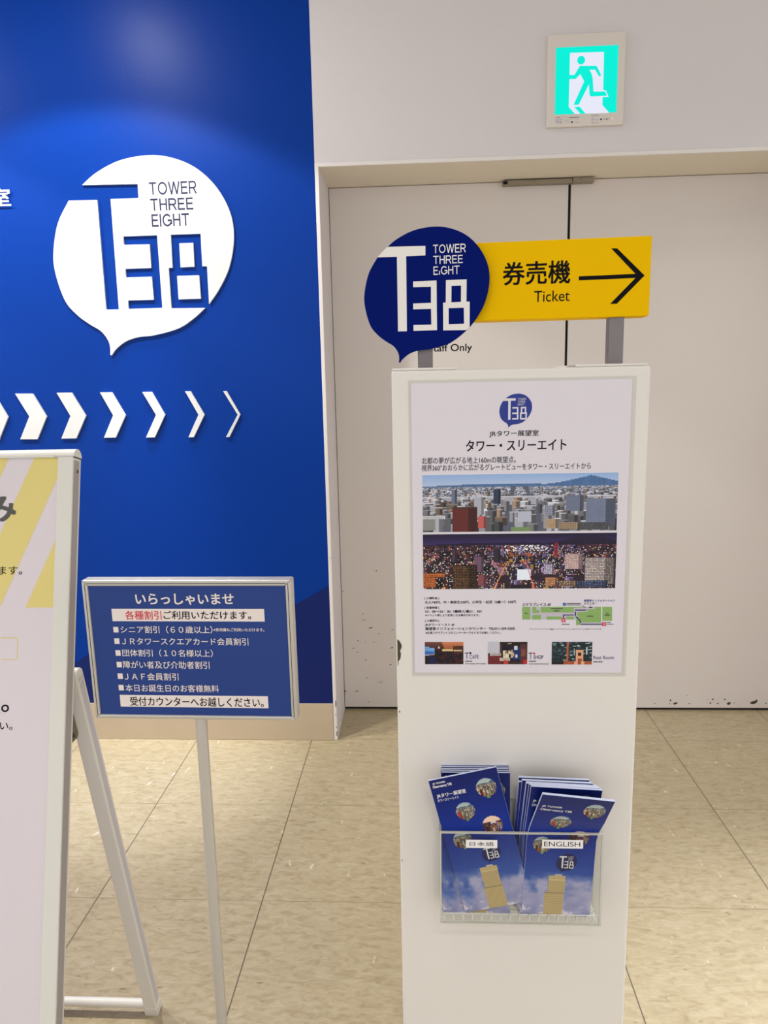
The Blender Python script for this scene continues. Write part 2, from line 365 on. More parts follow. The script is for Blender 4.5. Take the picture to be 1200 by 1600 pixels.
def scuffs(pl, spots, parent):
    m = M(); r = random.Random(7)
    for x, y, w_, h_ in spots:
        a0 = r.random() * 6
        pts = [pl.uv(x + w_ / 2 * (.65 + .35 * r.random()) * math.cos(t), y + h_ / 2 * (.65 + .35 * r.random()) * math.sin(t) - .18 * w_ / 2 * math.cos(t)) for t in [2 * math.pi * i / 9 for i in range(9)]]
        m.poly(pl, [pts[::-1]], 'scuff', .0003)
    m.build('scuff_mark', parent)
scuffs(D, [(588, 892, 4, 2), (567, 959, 5, 1), (568.5, 968.5, 8, 1.2), (579, 981, 7, 2), (592, 990.5, 5, 1), (613, 984, 4, 1.4), (559, 1001, 5, 1.6), (571, 1003, 3, 1), (584.5, 1003, 4, 1), (552, 1013, 5, 1.2), (558.5, 1019, 4, 1.2), (571.5, 1031, 5, 1.4), (612, 1012, 6, 1.6), (610, 1038.5, 5, 1.4), (557.5, 1080, 6, 1.6), (576, 1097, 4, 1), (594, 1066, 11, .8), (573, 1059, 4, 1), (540, 1080, 3, 3), (536, 924, 4, 1.2)], d1)
scuffs(D, [(1047.5, 1094.5, 3.5, 4), (1055, 1099, 8, 4.5), (1046.5, 1099.5, 2, 2), (1023, 1099, 2.5, 1.5), (1077, 1099.5, 3, 1.6), (1073.5, 1086.5, 2, 1.5), (1113.5, 1092.5, 4, 3.5), (1110, 1098.5, 4, 3), (1121.5, 1099, 3, 2.5), (1132.5, 1093, 3, 3), (1139, 1099, 7.5, 5), (1147, 1098.5, 2, 2), (1177, 1097.5, 13, 6), (1182, 1095, 4, 5), (1196.5, 1099, 2.5, 2.5), (1106, 1093, 1.5, 1.5)], d2)

# door stop rail at the head of the doors
t = thing('door_coordinator', 'slim metal bar fixed at the top of the white double doors, across their seam', 'door fitting', D.pt(.47, HD - .02))
m = M(); m.box(D, .306, .556, HD - .019, HD - .003, .001, .03, 'bronze_metal'); m.build('slide_arm', t, bevel=.001)
m = M(); m.box(D, .311, .556, HD - .0030, HD - .0015, .001, .031, 'dark_gap'); m.build('slot', t)
m = M(); m.box(D, .306, .322, HD - .017, HD - .006, .0302, .032, 'dark_gap'); m.build('end_cap', t)
m = M(); m.box(D, .408, .425, HD - .012, HD - .006, .0302, .033, 'bronze_metal'); m.build('roller', t)
m = M(); m.box(D, .557, .634, HD - .019, HD - .002, .001, .036, 'bronze_metal'); m.build('housing', t, bevel=.002)
m = M(); m.poly(D, [circle(.584, HD - .008, .002)], 'dark_gap', .0362); m.build('screw', t)

# ------------------------------------------------------------------ round tower logo
def crv(pts, k=5):
    out = []
    P = [Vector((a, b, 0)) for a, b in pts]
    for i in range(len(P) - 1):
        a = P[i - 1] if i else P[i]; b, c = P[i], P[i + 1]; d = P[i + 2] if i + 2 < len(P) else P[i + 1]
        for j in range(k):
            t = j / k
            out.append(.5 * ((2 * b) + (c - a) * t + (2 * a - 5 * b + 4 * c - d) * t * t + (3 * b - a - 3 * c + d) * t ** 3))
    out.append(P[-1]); return [(v.x, v.y) for v in out]
LW = Plane((0, YW - .008, 0))
LCX, LCZ, LR = -.95946, 1.83282, .30929
def LN(pts): return [((u - LCX) / LR, (v - LCZ) / LR) for u, v in (LW.uv(x / 3, 200 + y / 3) for x, y in pts)]
O1 = crv(LN([(385, 267), (450, 210), (560, 152), (700, 127), (820, 143), (930, 195), (1020, 285), (1080, 400), (1096, 520), (1075, 650), (1030, 750), (980, 825)]))
O2 = crv(LN([(962, 843), (900, 899), (830, 942), (720, 972), (650, 980), (590, 1000), (545, 1035), (523, 1066)]))
O3 = crv(LN([(517, 1064), (515, 1020), (500, 985), (470, 950), (420, 920), (360, 875), (305, 810), (262, 690), (250, 590), (270, 450), (322, 340)]))
OA = crv(LN([(322, 340), (352, 302), (385, 267)]))[1:-1]; OB = crv(LN([(980, 825), (971, 834), (962, 843)]))[1:-1]
GT = LN([(645, 262), (649, 328), (518, 333), (557, 850), (497, 851), (455, 337)])
G3 = LN([(577, 508), (736, 502), (761, 843), (602, 848), (599, 808), (720, 805), (711, 697), (590, 700), (587, 660), (708, 656), (701, 545), (580, 548)])
G8 = LN([(970, 648), (948, 648), (940, 495), (800, 500), (808, 655), (790, 655), (803, 845)])
H1 = LN([(840, 540), (905, 538), (911, 650), (846, 653)]); H2 = LN([(830, 693), (933, 690), (941, 800), (837, 803)])
WORDS = [('TOWER', LN([(697, 255), (922, 307)])), ('THREE', LN([(703, 332), (907, 382)])), ('EIGHT', LN([(709, 405), (889, 458)]))]
WORDS = [(w, (a[0], b[0], min(a[1], b[1]), max(a[1], b[1]))) for w, (a, b) in WORDS]
def bbox(ps): xs = [p[0] for p in ps]; ys = [p[1] for p in ps]; return min(xs), max(xs), min(ys), max(ys)
FULL = O1 + OB + O2 + O3 + OA
LB = bbox(FULL)
def logo(m, pl, box, disc, glyph, n0=0., th=0., gth=0., words=None, wmat=None, eight='EIGHT', bold=.0):
    """balloon logo; box = (u0, u1, v0, v1) of the balloon with its tail. disc None: only letters"""
    u0, u1, v0, v1 = box; kx = (u1 - u0) / (LB[1] - LB[0]); kz = (v1 - v0) / (LB[3] - LB[2])
    f = lambda ps: [(u0 + (a - LB[0]) * kx, v0 + (b - LB[2]) * kz) for a, b in ps]
    if disc and not glyph:                      # cut out balloon
        m.poly(pl, [f(O1 + G8 + O2 + O3 + GT[::-1]), f(G3)], disc, n0, th)
        m.poly(pl, [f(H1)], disc, n0, th); m.poly(pl, [f(H2)], disc, n0, th)
    if disc and glyph: m.poly(pl, [f(FULL)], disc, n0, th)
    if glyph:
        g0 = n0 + th + (.0002 if not gth else 0)
        m2 = glyph[1]
        m2.poly(pl, [f(OA + [O1[0]] + GT + [O3[-1]])], glyph[0], g0, gth); m2.poly(pl, [f(G3)], glyph[0], g0, gth)
        m2.poly(pl, [f([O1[-1]] + OB + [O2[0]] + G8[::-1]), f(H1), f(H2)], glyph[0], g0, gth)
    if words:
        for w, b in WORDS:
            (a, c), (e, g) = f([(b[0], b[2]), (b[1], b[3])])
            strokes_uv(words, pl, eight if w == 'EIGHT' else w, a, e, c, g, wmat, .12 + bold, n0 + th + .0003)
t = thing('wall_logo', 'big white round balloon logo cut out with T38, raised on the blue wall', 'logo sign', (LCX, YW, LCZ))
m = M(); wm = M()
logo(m, W, (LCX + LB[0] * LR, LCX + LB[1] * LR, LCZ + LB[2] * LR, LCZ + LB[3] * LR), 'cut_white', None, 0, .008, words=wm, wmat='navy_print', bold=.022)
m.build('balloon', t); wm.build('lettering', t)
# the row of arrows on the blue wall
CH = [[(-122, 77), (-28, 77), (37, 185), (-5, 292), (-98, 292), (-56, 185)], [(70, 75), (152, 75), (218, 182), (175, 289), (95, 289), (137, 182)],
      [(265, 71), (335, 70), (402, 179), (357, 285), (287, 286), (330, 180)], [(468, 69), (523, 68), (588, 177), (542, 281), (487, 282), (530, 177)],
      [(666, 67), (710, 66), (773, 175), (725, 280), (684, 281), (731, 175)], [(867, 64), (893, 64), (958, 174), (908, 279), (883, 280), (930, 174)],
      [(1046, 64), (1062, 63), (1126, 173), (1075, 278), (1059, 279), (1114, 174)]]
CL = ['white wall chevron cut off by the photo edge, leftmost of its row', 'thickest white wall chevron seen whole, just above the A-frame top rail', 'thick white wall chevron whose foot meets the rounded corner of the A-frame',
      'middling white wall chevron, fourth from the thin right end of the row', 'fairly slim white wall chevron, third from the thin right end of the row', 'slim white wall chevron, second from the thin right end of the row', 'thinnest white wall chevron, at the right end of the row']
for pts, lab in zip(CH, CL):
    m = M(); m.poly(LW, [quad_px(LW, [(x / 3, 590 + y / 3) for x, y in pts])[::-1]], 'cut_white', -.0078, .0078)
    tag(m.build('wall_chevron'), lab, 'arrow', 'white chevrons on the blue wall')
m = M(); V, F = text_geo('室', .018)
a, b, c, d = LW.uv(-16, 308)[0], LW.uv(16.3, 308)[0], LW.uv(0, 322.3)[1], LW.uv(0, 293.5)[1]
text_uv(m, LW, '室', a, b, c, d, 'cut_white', .018, 0.)
tag(m.build('wall_character'), 'white Japanese character on the blue wall at the photo edge, left of the balloon logo', 'lettering')

# ------------------------------------------------------------------ exit sign
XP = Plane((0, YW - .016, 0))
z7 = lambda p: (840 + p[0] / 7.5, 30 + p[1] / 7.5)
zq = lambda ps: quad_px(XP, [z7(p) for p in ps])
t = thing('exit_sign', 'lit green and white exit sign with a running figure, high on the white wall', 'exit sign', (.545, YW, 2.17))
b = zq([(119, 1265), (1026, 140)]); ex = (zq([(128, 180)])[0][0] - .001, zq([(1040, 140)])[0][0], zq([(560, 1250)])[0][1], zq([(585, 160)])[0][1])
m = M(); m.box(W, ex[0], ex[1], ex[2], ex[3], 0, .016, 'exit_case'); m.build('case', t, bevel=.002)
p0 = (zq([(209, 724)])[0][0], zq([(935, 700)])[0][0], zq([(560, 1106)])[0][1], zq([(582, 318)])[0][1])
PN = M(); PN.poly(XP, [[(p0[0], p0[2]), (p0[1], p0[2]), (p0[1], p0[3]), (p0[0], p0[3])]], 'exit_green', .0004); PN.build('lit_panel', t)
DW = M(); DW.poly(XP, [zq([(380, 396), (365, 1030), (437, 1111), (838, 1098), (758, 1005), (761, 915), (832, 911), (800, 838), (768, 830), (778, 384)])], 'exit_white', .0007); DW.build('doorway_symbol', t)
fg = M(); fg.poly(XP, [zq([(500, 548), (690, 548), (742, 650), (738, 668), (718, 670), (672, 592), (608, 595), (632, 640), (645, 690), (655, 850), (785, 848), (803, 870), (812, 898), (625, 908), (608, 890), (600, 765), (482, 1003), (420, 1006), (545, 730), (500, 645), (445, 702), (372, 703), (372, 655), (430, 655), (490, 555)])[::-1]], 'exit_green', .001)
c0 = zq([(510, 482)])[0]; fg.poly(XP, [circle(c0[0], c0[1], .0127)], 'exit_green', .001)
fg.poly(XP, [zq([(428, 1030), (492, 1027), (562, 1107), (503, 1110)])[::-1]], 'exit_green', .001); fg.build('running_figure', t)
sm = M()
def bar(x0, y0, x1, y1, mt): sm.poly(XP, [zq([(x0, y1), (x1, y1 - (x1 - x0) * .03), (x1, y0 - (x1 - x0) * .03), (x0, y0)])], mt, .0004)
for x0, y0, x1, y1, k in ((212, 1148, 265, 1154, 1), (280, 1149, 355, 1153, 0), (365, 1149, 485, 1157, 1), (212, 1168, 240, 1220, 0), (245, 1170, 290, 1185, 0), (245, 1195, 285, 1222, 0), (300, 1176, 400, 1180, 0), (300, 1190, 360, 1194, 0), (330, 1206, 380, 1211, 0), (390, 1196, 412, 1216, 1), (440, 1178, 485, 1182, 0), (440, 1206, 482, 1214, 0), (626, 1120, 718, 1140, 0), (632, 1160, 655, 1185, 0), (665, 1175, 712, 1185, 0), (632, 1200, 655, 1226, 0), (665, 1212, 712, 1222, 0)):
    bar(x0, y0, x1, y1, 'ink_grey' if k else 'map_grey')
sm.build('rating_label', t)
for x, y, r, mt, nm in ((743, 1174, .0028, 'black', 'test_switch'), (783, 1172, .0016, 'ink_grey', 'indicator'), (812, 1171, .002, 'black', 'indicator'), (838, 1170, .0012, 'ink_grey', 'indicator')):
    q = M(); c = zq([(x, y)])[0]; q.poly(XP, [circle(c[0], c[1], r, 12)], mt, 0, .0006); q.build(nm, t)
q = M(); c = zq([(875, 1168)])[0]; q.tube(XP.pt(c[0], c[1], 0), XP.pt(c[0], c[1], .004), .0042, 'lens', r2=.0034); q.build('monitor_lamp', t)

# ------------------------------------------------------------------ kiosk
KY = 1.03; KT = 1.368
K = Plane((0, KY, 0))
KX0, KX1 = -.0418, .3128
t = thing('sign_kiosk', 'tall white box stand carrying a round blue logo and yellow arrow board', 'display stand', ((KX0 + KX1) / 2, KY + .09, 0))
m = M(); m.box(K, KX0, KX1, 0, KT, -.18, 0, 'kiosk_paint'); m.build('body', t, bevel=.004, seg=3)
for x0, x1 in ((KX0 + .001, .050), (.2115, KX1 - .004)):
    m = M(); m.box(K, x0, x1, KT + .0003, KT + .0035, -.165, -.004, 'kiosk_paint'); m.build('base_plate', t, bevel=.0008)
kz = lambda x, y: K.uv(600 + x / 3.636, 960 + y / 3.636)
zt, zb = kz(64, 141)[1], kz(64, 291)[1]
q = [(KX0 + .0016, zb + (zt - zb) * f) for f in (1, 0)] + [(KX0 + w_, zb + (zt - zb) * f) for w_, f in ((.0022, .01), (.0030, .19), (.0048, .22), (.0062, .33), (.0066, .47), (.0058, .53), (.0052, .57), (.0066, .62), (.0078, .70), (.0079, .78), (.0062, .88), (.0036, .97))]
ch = M(); ch.poly(K, [q], 'chip', .0005); ch.build('paint_chip', t)['label'] = 'long dark brown chip on the left edge'
for x, y, r in ((81, 552, 3.5), (94, 1397, 4.5)):
    c = kz(x, y); ch = M(); ch.poly(K, [[(max(KX0 + .0025, a + .002), b) for a, b in circle(c[0], c[1], r / 3.636 * .0009, 10, r / 3.636 * .0018)]], 'chip', .0004); ch.build('paint_chip', t)['label'] = 'tiny dark chip on the left edge'
yb = -.0576
BP = Plane((.0826, 1.10, 1.5467), (math.cos(yb), math.sin(yb), 0))
m = M(); m.box(BP, -.10, .2416, -.1085, 0, -.04, 0, 'yellow_board'); bd = m.build('arrow_board', t, bevel=.0015)
m = M(); zz = lambda x, y: (780 + x / 4.8, 360 + y / 4.8)
text_px(m, BP, '券売機', 785.6, 891.3, 407.7, 444.6, 'black', .016); text_px(m, BP, 'Ticket', 834.6, 890, 453.9, 471.2, 'black', -.004)
m.build('lettering', bd)
m = M(); A = lambda ps: quad_px(BP, [zz(*p) for p in ps])
m.poly(BP, [A([(840, 135), (885, 135), (1090, 338), (882, 550), (832, 551), (1022, 357), (597, 375), (597, 345), (1022, 326)])[::-1]], 'black', .0003)
m.build('arrow', bd)
for x in (.0057, .2815):
    m = M(); c = BP.o + BP.u * ((x - .0826) / math.cos(yb)); pz = Plane((c.x, c.y + .009, 0), (math.cos(yb), math.sin(yb), 0))
    m.box(pz, -.0108, .0108, KT + .0035, 1.5467 - .107, -.022, 0, 'steel'); m.build('post', t, bevel=.0008)
DP = Plane(BP.pt(0, 0, .009), BP.u)
dl = DP.uv(568.8, 461)[0]; dr = DP.uv(765, 441)[0]; dt = DP.uv(682, 353.8)[1]; db = DP.uv(625.3, 567)[1]
m = M(); gm = M(); wm = M()
logo(m, DP, (dl, dr, db, dt), 'disc_blue', ('letter_white', gm), -.006, .006, 0, words=wm, wmat='letter_white', eight='EiGHT', bold=.015)
dd = m.build('logo_disc', t); gm.build('monogram', dd); wm.build('lettering', dd)
m = M()
for x, y in (((dl + dr) / 2 + .03, (dt + db) / 2 + .01), ((dl + dr) / 2 + .05, (dt + db) / 2 + .04)):
    m.tube(DP.pt(x, y, -.0091), DP.pt(x, y, -.0058), .006, 'steel')
m.build('spacer', t)

# ------------------------------------------------------------------ printed pictures
def city(w, h, night, seed=5, hz=.22):
    r = np.random.RandomState(seed); a = np.zeros((h, w, 3))
    yy = np.linspace(0, 1, h)[:, None, None]; xx = np.linspace(0, 1, w)[None, :]
    if night: a[:] = np.array((24, 18, 40)) / 255 * (1 + 1.2 * np.clip(yy / hz, 0, 1)) 
    else: a[:] = (np.array((150, 182, 228)) * (1 - np.clip(yy / hz, 0, 1) * .0) + np.array((40, 20, -2)) * np.clip(yy / hz, 0, 1)) / 255
    H = int(h * hz)
    mt = .035 * np.exp(-((xx[0] - .30) / .25) ** 2) + .03 * np.exp(-((xx[0] - .55) / .12) ** 2) + .17 * np.clip(1 - abs(xx[0] - .865) / .24, 0, 1) ** 1.15
    for i in range(w):
        y0 = int(H - mt[i] * h)
        a[y0:H, i] = np.array((84, 120, 170) if not night else (30, 22, 44)) / 255 * (1 - .12 * r.rand())
    a[H:] = np.array((92, 96, 112) if not night else (40, 22, 34)) / 255
    y = H - 1
    while y < h:
        dpt = (y - H + 2) / (h - H); bw = max(1, dpt * w * .045 + .004 * w); bh = max(1, dpt * h * .20 + .015 * h)
        x = -bw * r.rand()
        while x < w:
            ww = bw * (.5 + r.rand()); hh = bh * (.35 + r.rand() * .9)
            road = min(abs(x / w - (.47 + (.41 - .47) * dpt)), abs(x / w - (.52 + (.60 - .52) * dpt)))
            if road > .012 + .02 * dpt and r.rand() < .86:
                if night: c = np.array((58, 38, 54)) * (.3 + r.rand() * .9) + (np.array((90, 40, 20)) * r.rand() if r.rand() < .22 else 0) + (np.array((60, 70, 110)) * r.rand() if .35 < x / w < .8 and r.rand() < .5 else 0)
                else:
                    c = np.array((150, 150, 158)) * (.5 + r.rand() * .85)
                    if r.rand() < .25: c = c * np.array((1.02, .88, .74))
                    haze = max(0, 1 - dpt * 2.2) * .45; c = c * (1 - haze) + np.array((122, 142, 178)) * haze
                x0, x1 = int(max(0, x)), int(min(w, x + ww)); y0, y1 = int(max(H, y - hh)), int(min(h, y + bh * .4))
                a[y0:y1, x0:x1] = np.clip(c, 0, 255) / 255
                sx = x0 + int((x1 - x0) * .62); a[y0 + 1:y1, sx:x1] *= .62
                if not night and y1 - y0 > 3: a[y0:y0 + 1, x0:x1] = np.clip(c * 1.25, 0, 255) / 255
                if night and x1 - x0 > 2:
                    for _ in range(int((x1 - x0) * (y1 - y0) * .10)):
                        a[r.randint(y0, max(y0 + 1, y1)), r.randint(x0, x1)] = np.array([(255, 214, 150), (255, 240, 220), (200, 220, 255)][r.randint(3)]) / 255 * (.6 + .4 * r.rand())
            elif night and r.rand() < .3:
                a[int(max(H, y - 1)):int(min(h, y + bh * .5)), int(max(0, x)):int(min(w, x + max(1, ww * .5)))] = np.array((210, 110 + 60 * r.rand(), 70)) / 255 * (.5 + .5 * r.rand())
            x += ww * .92
        y += max(1, bh * .33)
    def blk(x0, x1, y0, y1, c, win=None, side=None):
        X0, X1, Y0, Y1 = int(x0 * w), int(x1 * w), int(y0 * h), int(y1 * h); a[Y0:Y1, X0:X1] = np.array(c) / 255
        if win is not None:
            for j in range(Y0 + 1, Y1, 2):
                for i in range(X0 + 1, X1 - 1, 2): a[j, i] = np.array(win) / 255 * (.55 + .45 * r.rand())
        if side: a[Y0:Y1, int(X1 - side * w):X1] *= .68
    N = night
    blk(.37, .405, .27, .52, (52, 62, 84) if not N else (40, 34, 44), side=.01)
    blk(.15, .18, .27, .5, (110, 118, 140) if not N else (60, 44, 60), side=.01)
    blk(.27, .32, .42, .70, (176, 178, 188) if not N else (90, 66, 84), side=.012)
    blk(.63, .685, .56, .74, (150, 154, 170) if not N else (120, 112, 140), (120, 126, 146) if not N else (230, 220, 210), .01)
    blk(.74, .83, .38, .66, (122, 130, 154) if not N else (140, 120, 130), (96, 104, 130) if not N else (240, 200, 150), .02)
    blk(.845, .995, .45, .93, (130, 138, 164) if not N else (110, 100, 110), (96, 106, 134) if not N else (246, 226, 190), .05)
    blk(.0, .12, .72, .78, (214, 214, 216) if not N else (110, 54, 30), (150, 152, 160) if not N else (255, 150, 70))
    blk(.0, .07, .78, .98, (156, 154, 150) if not N else (120, 60, 34), (100, 100, 104) if not N else (230, 130, 60))
    blk(.155, .285, .585, 1, (112, 50, 44) if not N else (26, 14, 18), (72, 30, 32) if not N else (150, 110, 60), .045)
    blk(.155, .285, .565, .60, (76, 52, 52) if not N else (20, 12, 16))
    blk(.288, .33, .74, .95, (196, 96, 90) if not N else (110, 60, 66), side=.01)
    blk(.495, .565, .66, .84, (186, 190, 206) if not N else (190, 196, 226))
    blk(.64, .70, .80, .96, (190, 164, 132) if not N else (120, 80, 60), (140, 118, 96) if not N else (240, 180, 110), .01)
    blk(.71, .80, .86, .98, (170, 146, 116) if not N else (70, 50, 48), (110, 92, 76) if not N else (220, 190, 150))
    blk(.46, .56, .93, 1, (120, 148, 96) if not N else (30, 22, 30))
    blk(.80, .96, .86, .99, (74, 74, 78) if not N else (24, 24, 34), (120, 120, 124) if not N else (120, 140, 190))
    if N:
        for k in range(60):
            i = int((.42 + .25 * r.rand()) * w); j = int((hz - .01 + .10 * r.rand()) * h); a[j, i:i + 2] = (.85, .88, 1)
        for k in range(int(.5 * h), h):
            f = (k / h - .3) / .7; i = int((.47 - .10 * f) * w); a[k, i:i + max(1, int(.010 * w * f))] = np.array((255, 150, 80)) / 255 * (.75 + .25 * r.rand())
            i = int((.52 + .06 * f) * w); a[k, i:i + max(1, int(.01 * w * f))] = np.array((255, 110, 70)) / 255 * (.6 + .4 * r.rand())
        blk(.685, .70, .17, .42, (110, 30, 34))
    return np.clip(a * (1.25 if night else 1), 0, 1)
def room(w, h, kind):
    r = np.random.RandomState(kind + 11); a = np.zeros((h, w, 3))
    def blk(x0, x1, y0, y1, c, j=0.):
        Y0, Y1, X0, X1 = int(y0 * h), max(int(y0 * h) + 1, int(y1 * h)), int(x0 * w), max(int(x0 * w) + 1, int(x1 * w)); s = a[Y0:Y1, X0:X1]
        s[:] = np.clip(np.array(c) / 255 * (1 - j * r.rand(*s.shape[:2], 1)), 0, 1)
    if kind == 0:       # dim cafe with windows on the left and a lit counter on the right
        a[:] = np.array((34, 20, 24)) / 255
        for j in range(int(h * .4)):
            f = j / (h * .4); a[j, :] = np.array((120 - 70 * f, 70 - 40 * f, 60 - 30 * f)) / 255; a[j, int(w * (.45 + .1 * f)):] = np.array((214, 128, 84)) / 255 * (1 - .35 * f)
        blk(0, .12, .22, .62, (110, 160, 220)); blk(.13, .25, .28, .58, (120, 170, 226)); blk(0, .24, .42, .58, (50, 110, 190)); blk(0, .25, .56, .6, (190, 150, 120))
        blk(.45, .75, .33, .42, (252, 214, 150), .2); blk(.74, 1, .2, .5, (120, 62, 40), .7); blk(.76, .98, .36, .42, (250, 220, 170), .3)
        for k in range(60): x, y = .1 + .9 * r.rand(), .5 + .5 * r.rand(); blk(x, min(1, x + .06), y, min(1, y + .07), [(96, 30, 30), (60, 24, 30), (40, 34, 60), (20, 14, 20)][r.randint(4)])
        blk(.35, .39, .22, .3, (255, 224, 180)); blk(.1, .3, .7, .95, (30, 40, 96), .5)
    elif kind == 1:     # shop counter
        a[:] = np.array((60, 36, 34)) / 255
        blk(0, .3, 0, .5, (196, 196, 206)); blk(.3, 1, 0, .18, (44, 26, 26), .3); blk(.3, .36, .1, 1, (90, 54, 48)); blk(.36, .82, .2, .9, (28, 26, 46), .4); blk(.64, .82, .26, .8, (36, 58, 130), .4); blk(.82, 1, .1, 1, (96, 54, 50), .25); blk(.86, .95, .34, .66, (150, 90, 80), .3)
        for k in range(26): x, y = .38 + .26 * r.rand(), .36 + .3 * r.rand(); blk(x, x + .05, y, y + .1, [(226, 214, 196), (180, 150, 120), (210, 190, 150)][r.randint(3)])
        blk(0, .36, .62, 1, (124, 44, 52), .2); blk(.05, .34, .52, .64, (214, 200, 200), .3); blk(.30, .58, .72, .88, (222, 204, 180), .3); blk(.40, .52, .84, 1, (196, 60, 56)); blk(.68, .76, .2, .36, (210, 214, 220)); blk(.7, .75, .58, .72, (220, 220, 226)); blk(.9, 1, .8, 1, (190, 40, 44))
        blk(.5, .6, .07, .11, (240, 226, 200), .4)
    else:               # night window with a wooden stand
        a[:] = np.clip(np.array((30, 44, 50)) / 255 * (.3 + 1.2 * r.rand(h, w, 1)), 0, 1)
        for k in range(90): x, y = r.rand() * .95, r.rand() * .85; blk(x, x + .07, y, y + .03, [(110, 150, 160), (70, 96, 104), (190, 200, 196), (50, 70, 60)][r.randint(4)])
        blk(.38, .43, 0, .86, (176, 96, 64)); blk(.30, 1, .86, 1, (186, 96, 60), .15); blk(0, .3, .9, 1, (40, 26, 26))
        blk(.55, .58, .3, .6, (200, 206, 206)); blk(.86, .89, .26, .58, (200, 206, 206)); blk(.61, .79, .36, .95, (226, 168, 132)); blk(.66, .74, .49, .62, (60, 30, 26)); blk(.65, .75, .74, 1, (150, 74, 48)); blk(.58, .82, .88, 1, (226, 168, 132)); blk(.66, .74, .78, 1, (160, 80, 54))
    return a

# ------------------------------------------------------------------ poster
PP = Plane((-.015, KY - .0012, 1.3507))
pw, ph = .303, .4244
t = thing('poster', 'large white laminated poster with two city views, on the front of the white kiosk', 'poster', (PP.o.x + pw / 2, KY, PP.o.z - ph))
m = M(); m.box(PP, -.004, pw + .006, -ph - .006, .004, -.0011, -.0004, 'acrylic'); m.build('laminate_border', t)
m = M(); m.box(PP, 0, pw, -ph, 0, -.0004, 0, 'poster_paper'); m.build('sheet', t)
def photo(name, arr, c):
    q = quad_px(PP, c); u0 = (q[0][0] + q[3][0]) / 2; u1 = (q[1][0] + q[2][0]) / 2; v1 = (q[0][1] + q[1][1]) / 2; v0 = (q[2][1] + q[3][1]) / 2
    return raster(name, arr, lambda s, tt: PP.pt(u0 + s * (u1 - u0), v1 + tt * (v0 - v1), .0003), t)
photo('day_view', city(240, 66, False), [(659.5, 744), (965.5, 737), (964, 828.5), (661.2, 831.7)])
photo('night_view', city(240, 68, True), [(660.3, 835.7), (963.4, 831.7), (961.5, 919), (662, 920.4)])
photo('cafe_photo', room(60, 34, 0), [(663.8, 1003), (724, 1003), (724, 1037.8), (664, 1037.8)])
photo('shop_photo', room(60, 34, 1), [(762.3, 1003), (823.8, 1002.8), (823.8, 1038), (762.5, 1037.8)])
photo('lounge_photo', room(60, 34, 2), [(861.9, 1002.8), (925.2, 1002.8), (924.8, 1038.2), (862.2, 1038.2)])
lm = M(); gm = M(); wm = M()
a = PP.uv(780.2, 640)[0]; b = PP.uv(831.3, 640)[0]; c = PP.uv(796, 668.3)[1]; d = PP.uv(807, 615)[1]
logo(lm, PP, (a, b, c, d), 'poster_blue', ('poster_paper', gm), .0002, 0, 0, words=wm, wmat='poster_paper')
lo = lm.build('logo', t); gm.build('monogram', lo); wm.build('lettering', lo)
m = M()
B_ = .012
for s, xl, xr, yt, yb_, bold in (
    ('JRタワー展望室', 764.5, 841.8, 672.2, 683, B_), ('タワー・スリーエイト', 727.9, 885, 686.6, 704.2, .014),
    ('北都の夢が広がる地上160mの眺望点。', 658.8, 806, 713.8, 724.2, .004), ('視界360°おおらかに広がるグレートビューをタワー・スリーエイトから', 658.8, 923, 724.4, 734.6, .004),
    ('[ 入場料金 ]', 663.3, 686, 932.6, 936.9, .02), ('大人740円、中・高校生520円、小学生・幼児（4歳〜）320円', 663.8, 806.1, 938.2, 943.2, .022),
    ('[ 営業時間 ]', 663.3, 686, 947.5, 951.9, .02), ('10：00〜22：00（最終入場21：30）', 664.4, 752.5, 952.8, 957.6, .022), ('※イベント等により変更になる場合があります。', 664.4, 749.3, 959.2, 963, .012),
    ('[ 入場受付 ]', 664, 686, 967.8, 972.1, .02), ('JRタワーイースト 6F', 664, 710.2, 974, 978.9, .022), ('展望室インフォメーションカウンター  TEL011-209-5500', 664.4, 804.4, 979.5, 984.6, .022),
    ('※札幌ステラプレイスのエレベーターで６Ｆまでお越しください。', 664.9, 782.3, 986.6, 990.6, .012),
    ('ステラプレイス 6F', 816, 860.8, 941.6, 947.2, .018)):
    text_px(m, PP, s, xl, xr, yt, yb_, 'ink', bold)
for s, xl, xr, yt, yb_, mt, bold in (('展望室インフォメーション', 912.3, 961.1, 936.3, 940.3, 'poster_blue', .02), ('カウンター', 912.3, 932.9, 940.8, 944.8, 'poster_navy', .016), ('CAFE', 733.6, 747.9, 1023, 1029.3, 'poster_navy', .0), ('T', 726.5, 732.4, 1019.6, 1029.4, 'poster_navy', 0.),
    ('SHOP', 833.4, 849, 1023.8, 1029.6, 'poster_navy', .01), ('T', 826, 831.9, 1019.8, 1029.6, 'poster_navy', .0), ('Rest Room', 927.2, 959.2, 1024.6, 1030, 'poster_navy', .0),
    ('営業時間', 726.6, 737.7, 1032.2, 1034.2, 'ink', .02), ('AM10:00-PM10:00', 726.6, 758.6, 1036, 1038, 'ink', .01), ('営業時間', 826.2, 837.5, 1032.2, 1034.3, 'ink', .02), ('AM10:00-PM10:00', 826.2, 857.3, 1036.3, 1038.3, 'ink', .01), ('展望化粧室', 927.2, 941.5, 1032.8, 1035, 'ink', .02)):
    text_px(m, PP, s, xl, xr, yt, yb_, mt, bold)
for x, y, mt in ((734.9, 1020.3, 'ink'), (834.6, 1021, 'map_red')):
    c = PP.uv(x, y); m.poly(PP, [circle(c[0], c[1], .0016, 12)], mt, .0004)
m.build('lettering', t)
m = M(); mz = lambda ps: quad_px(PP, [(805 + x / 7.273, 925 + y / 7.273) for x, y in ps])
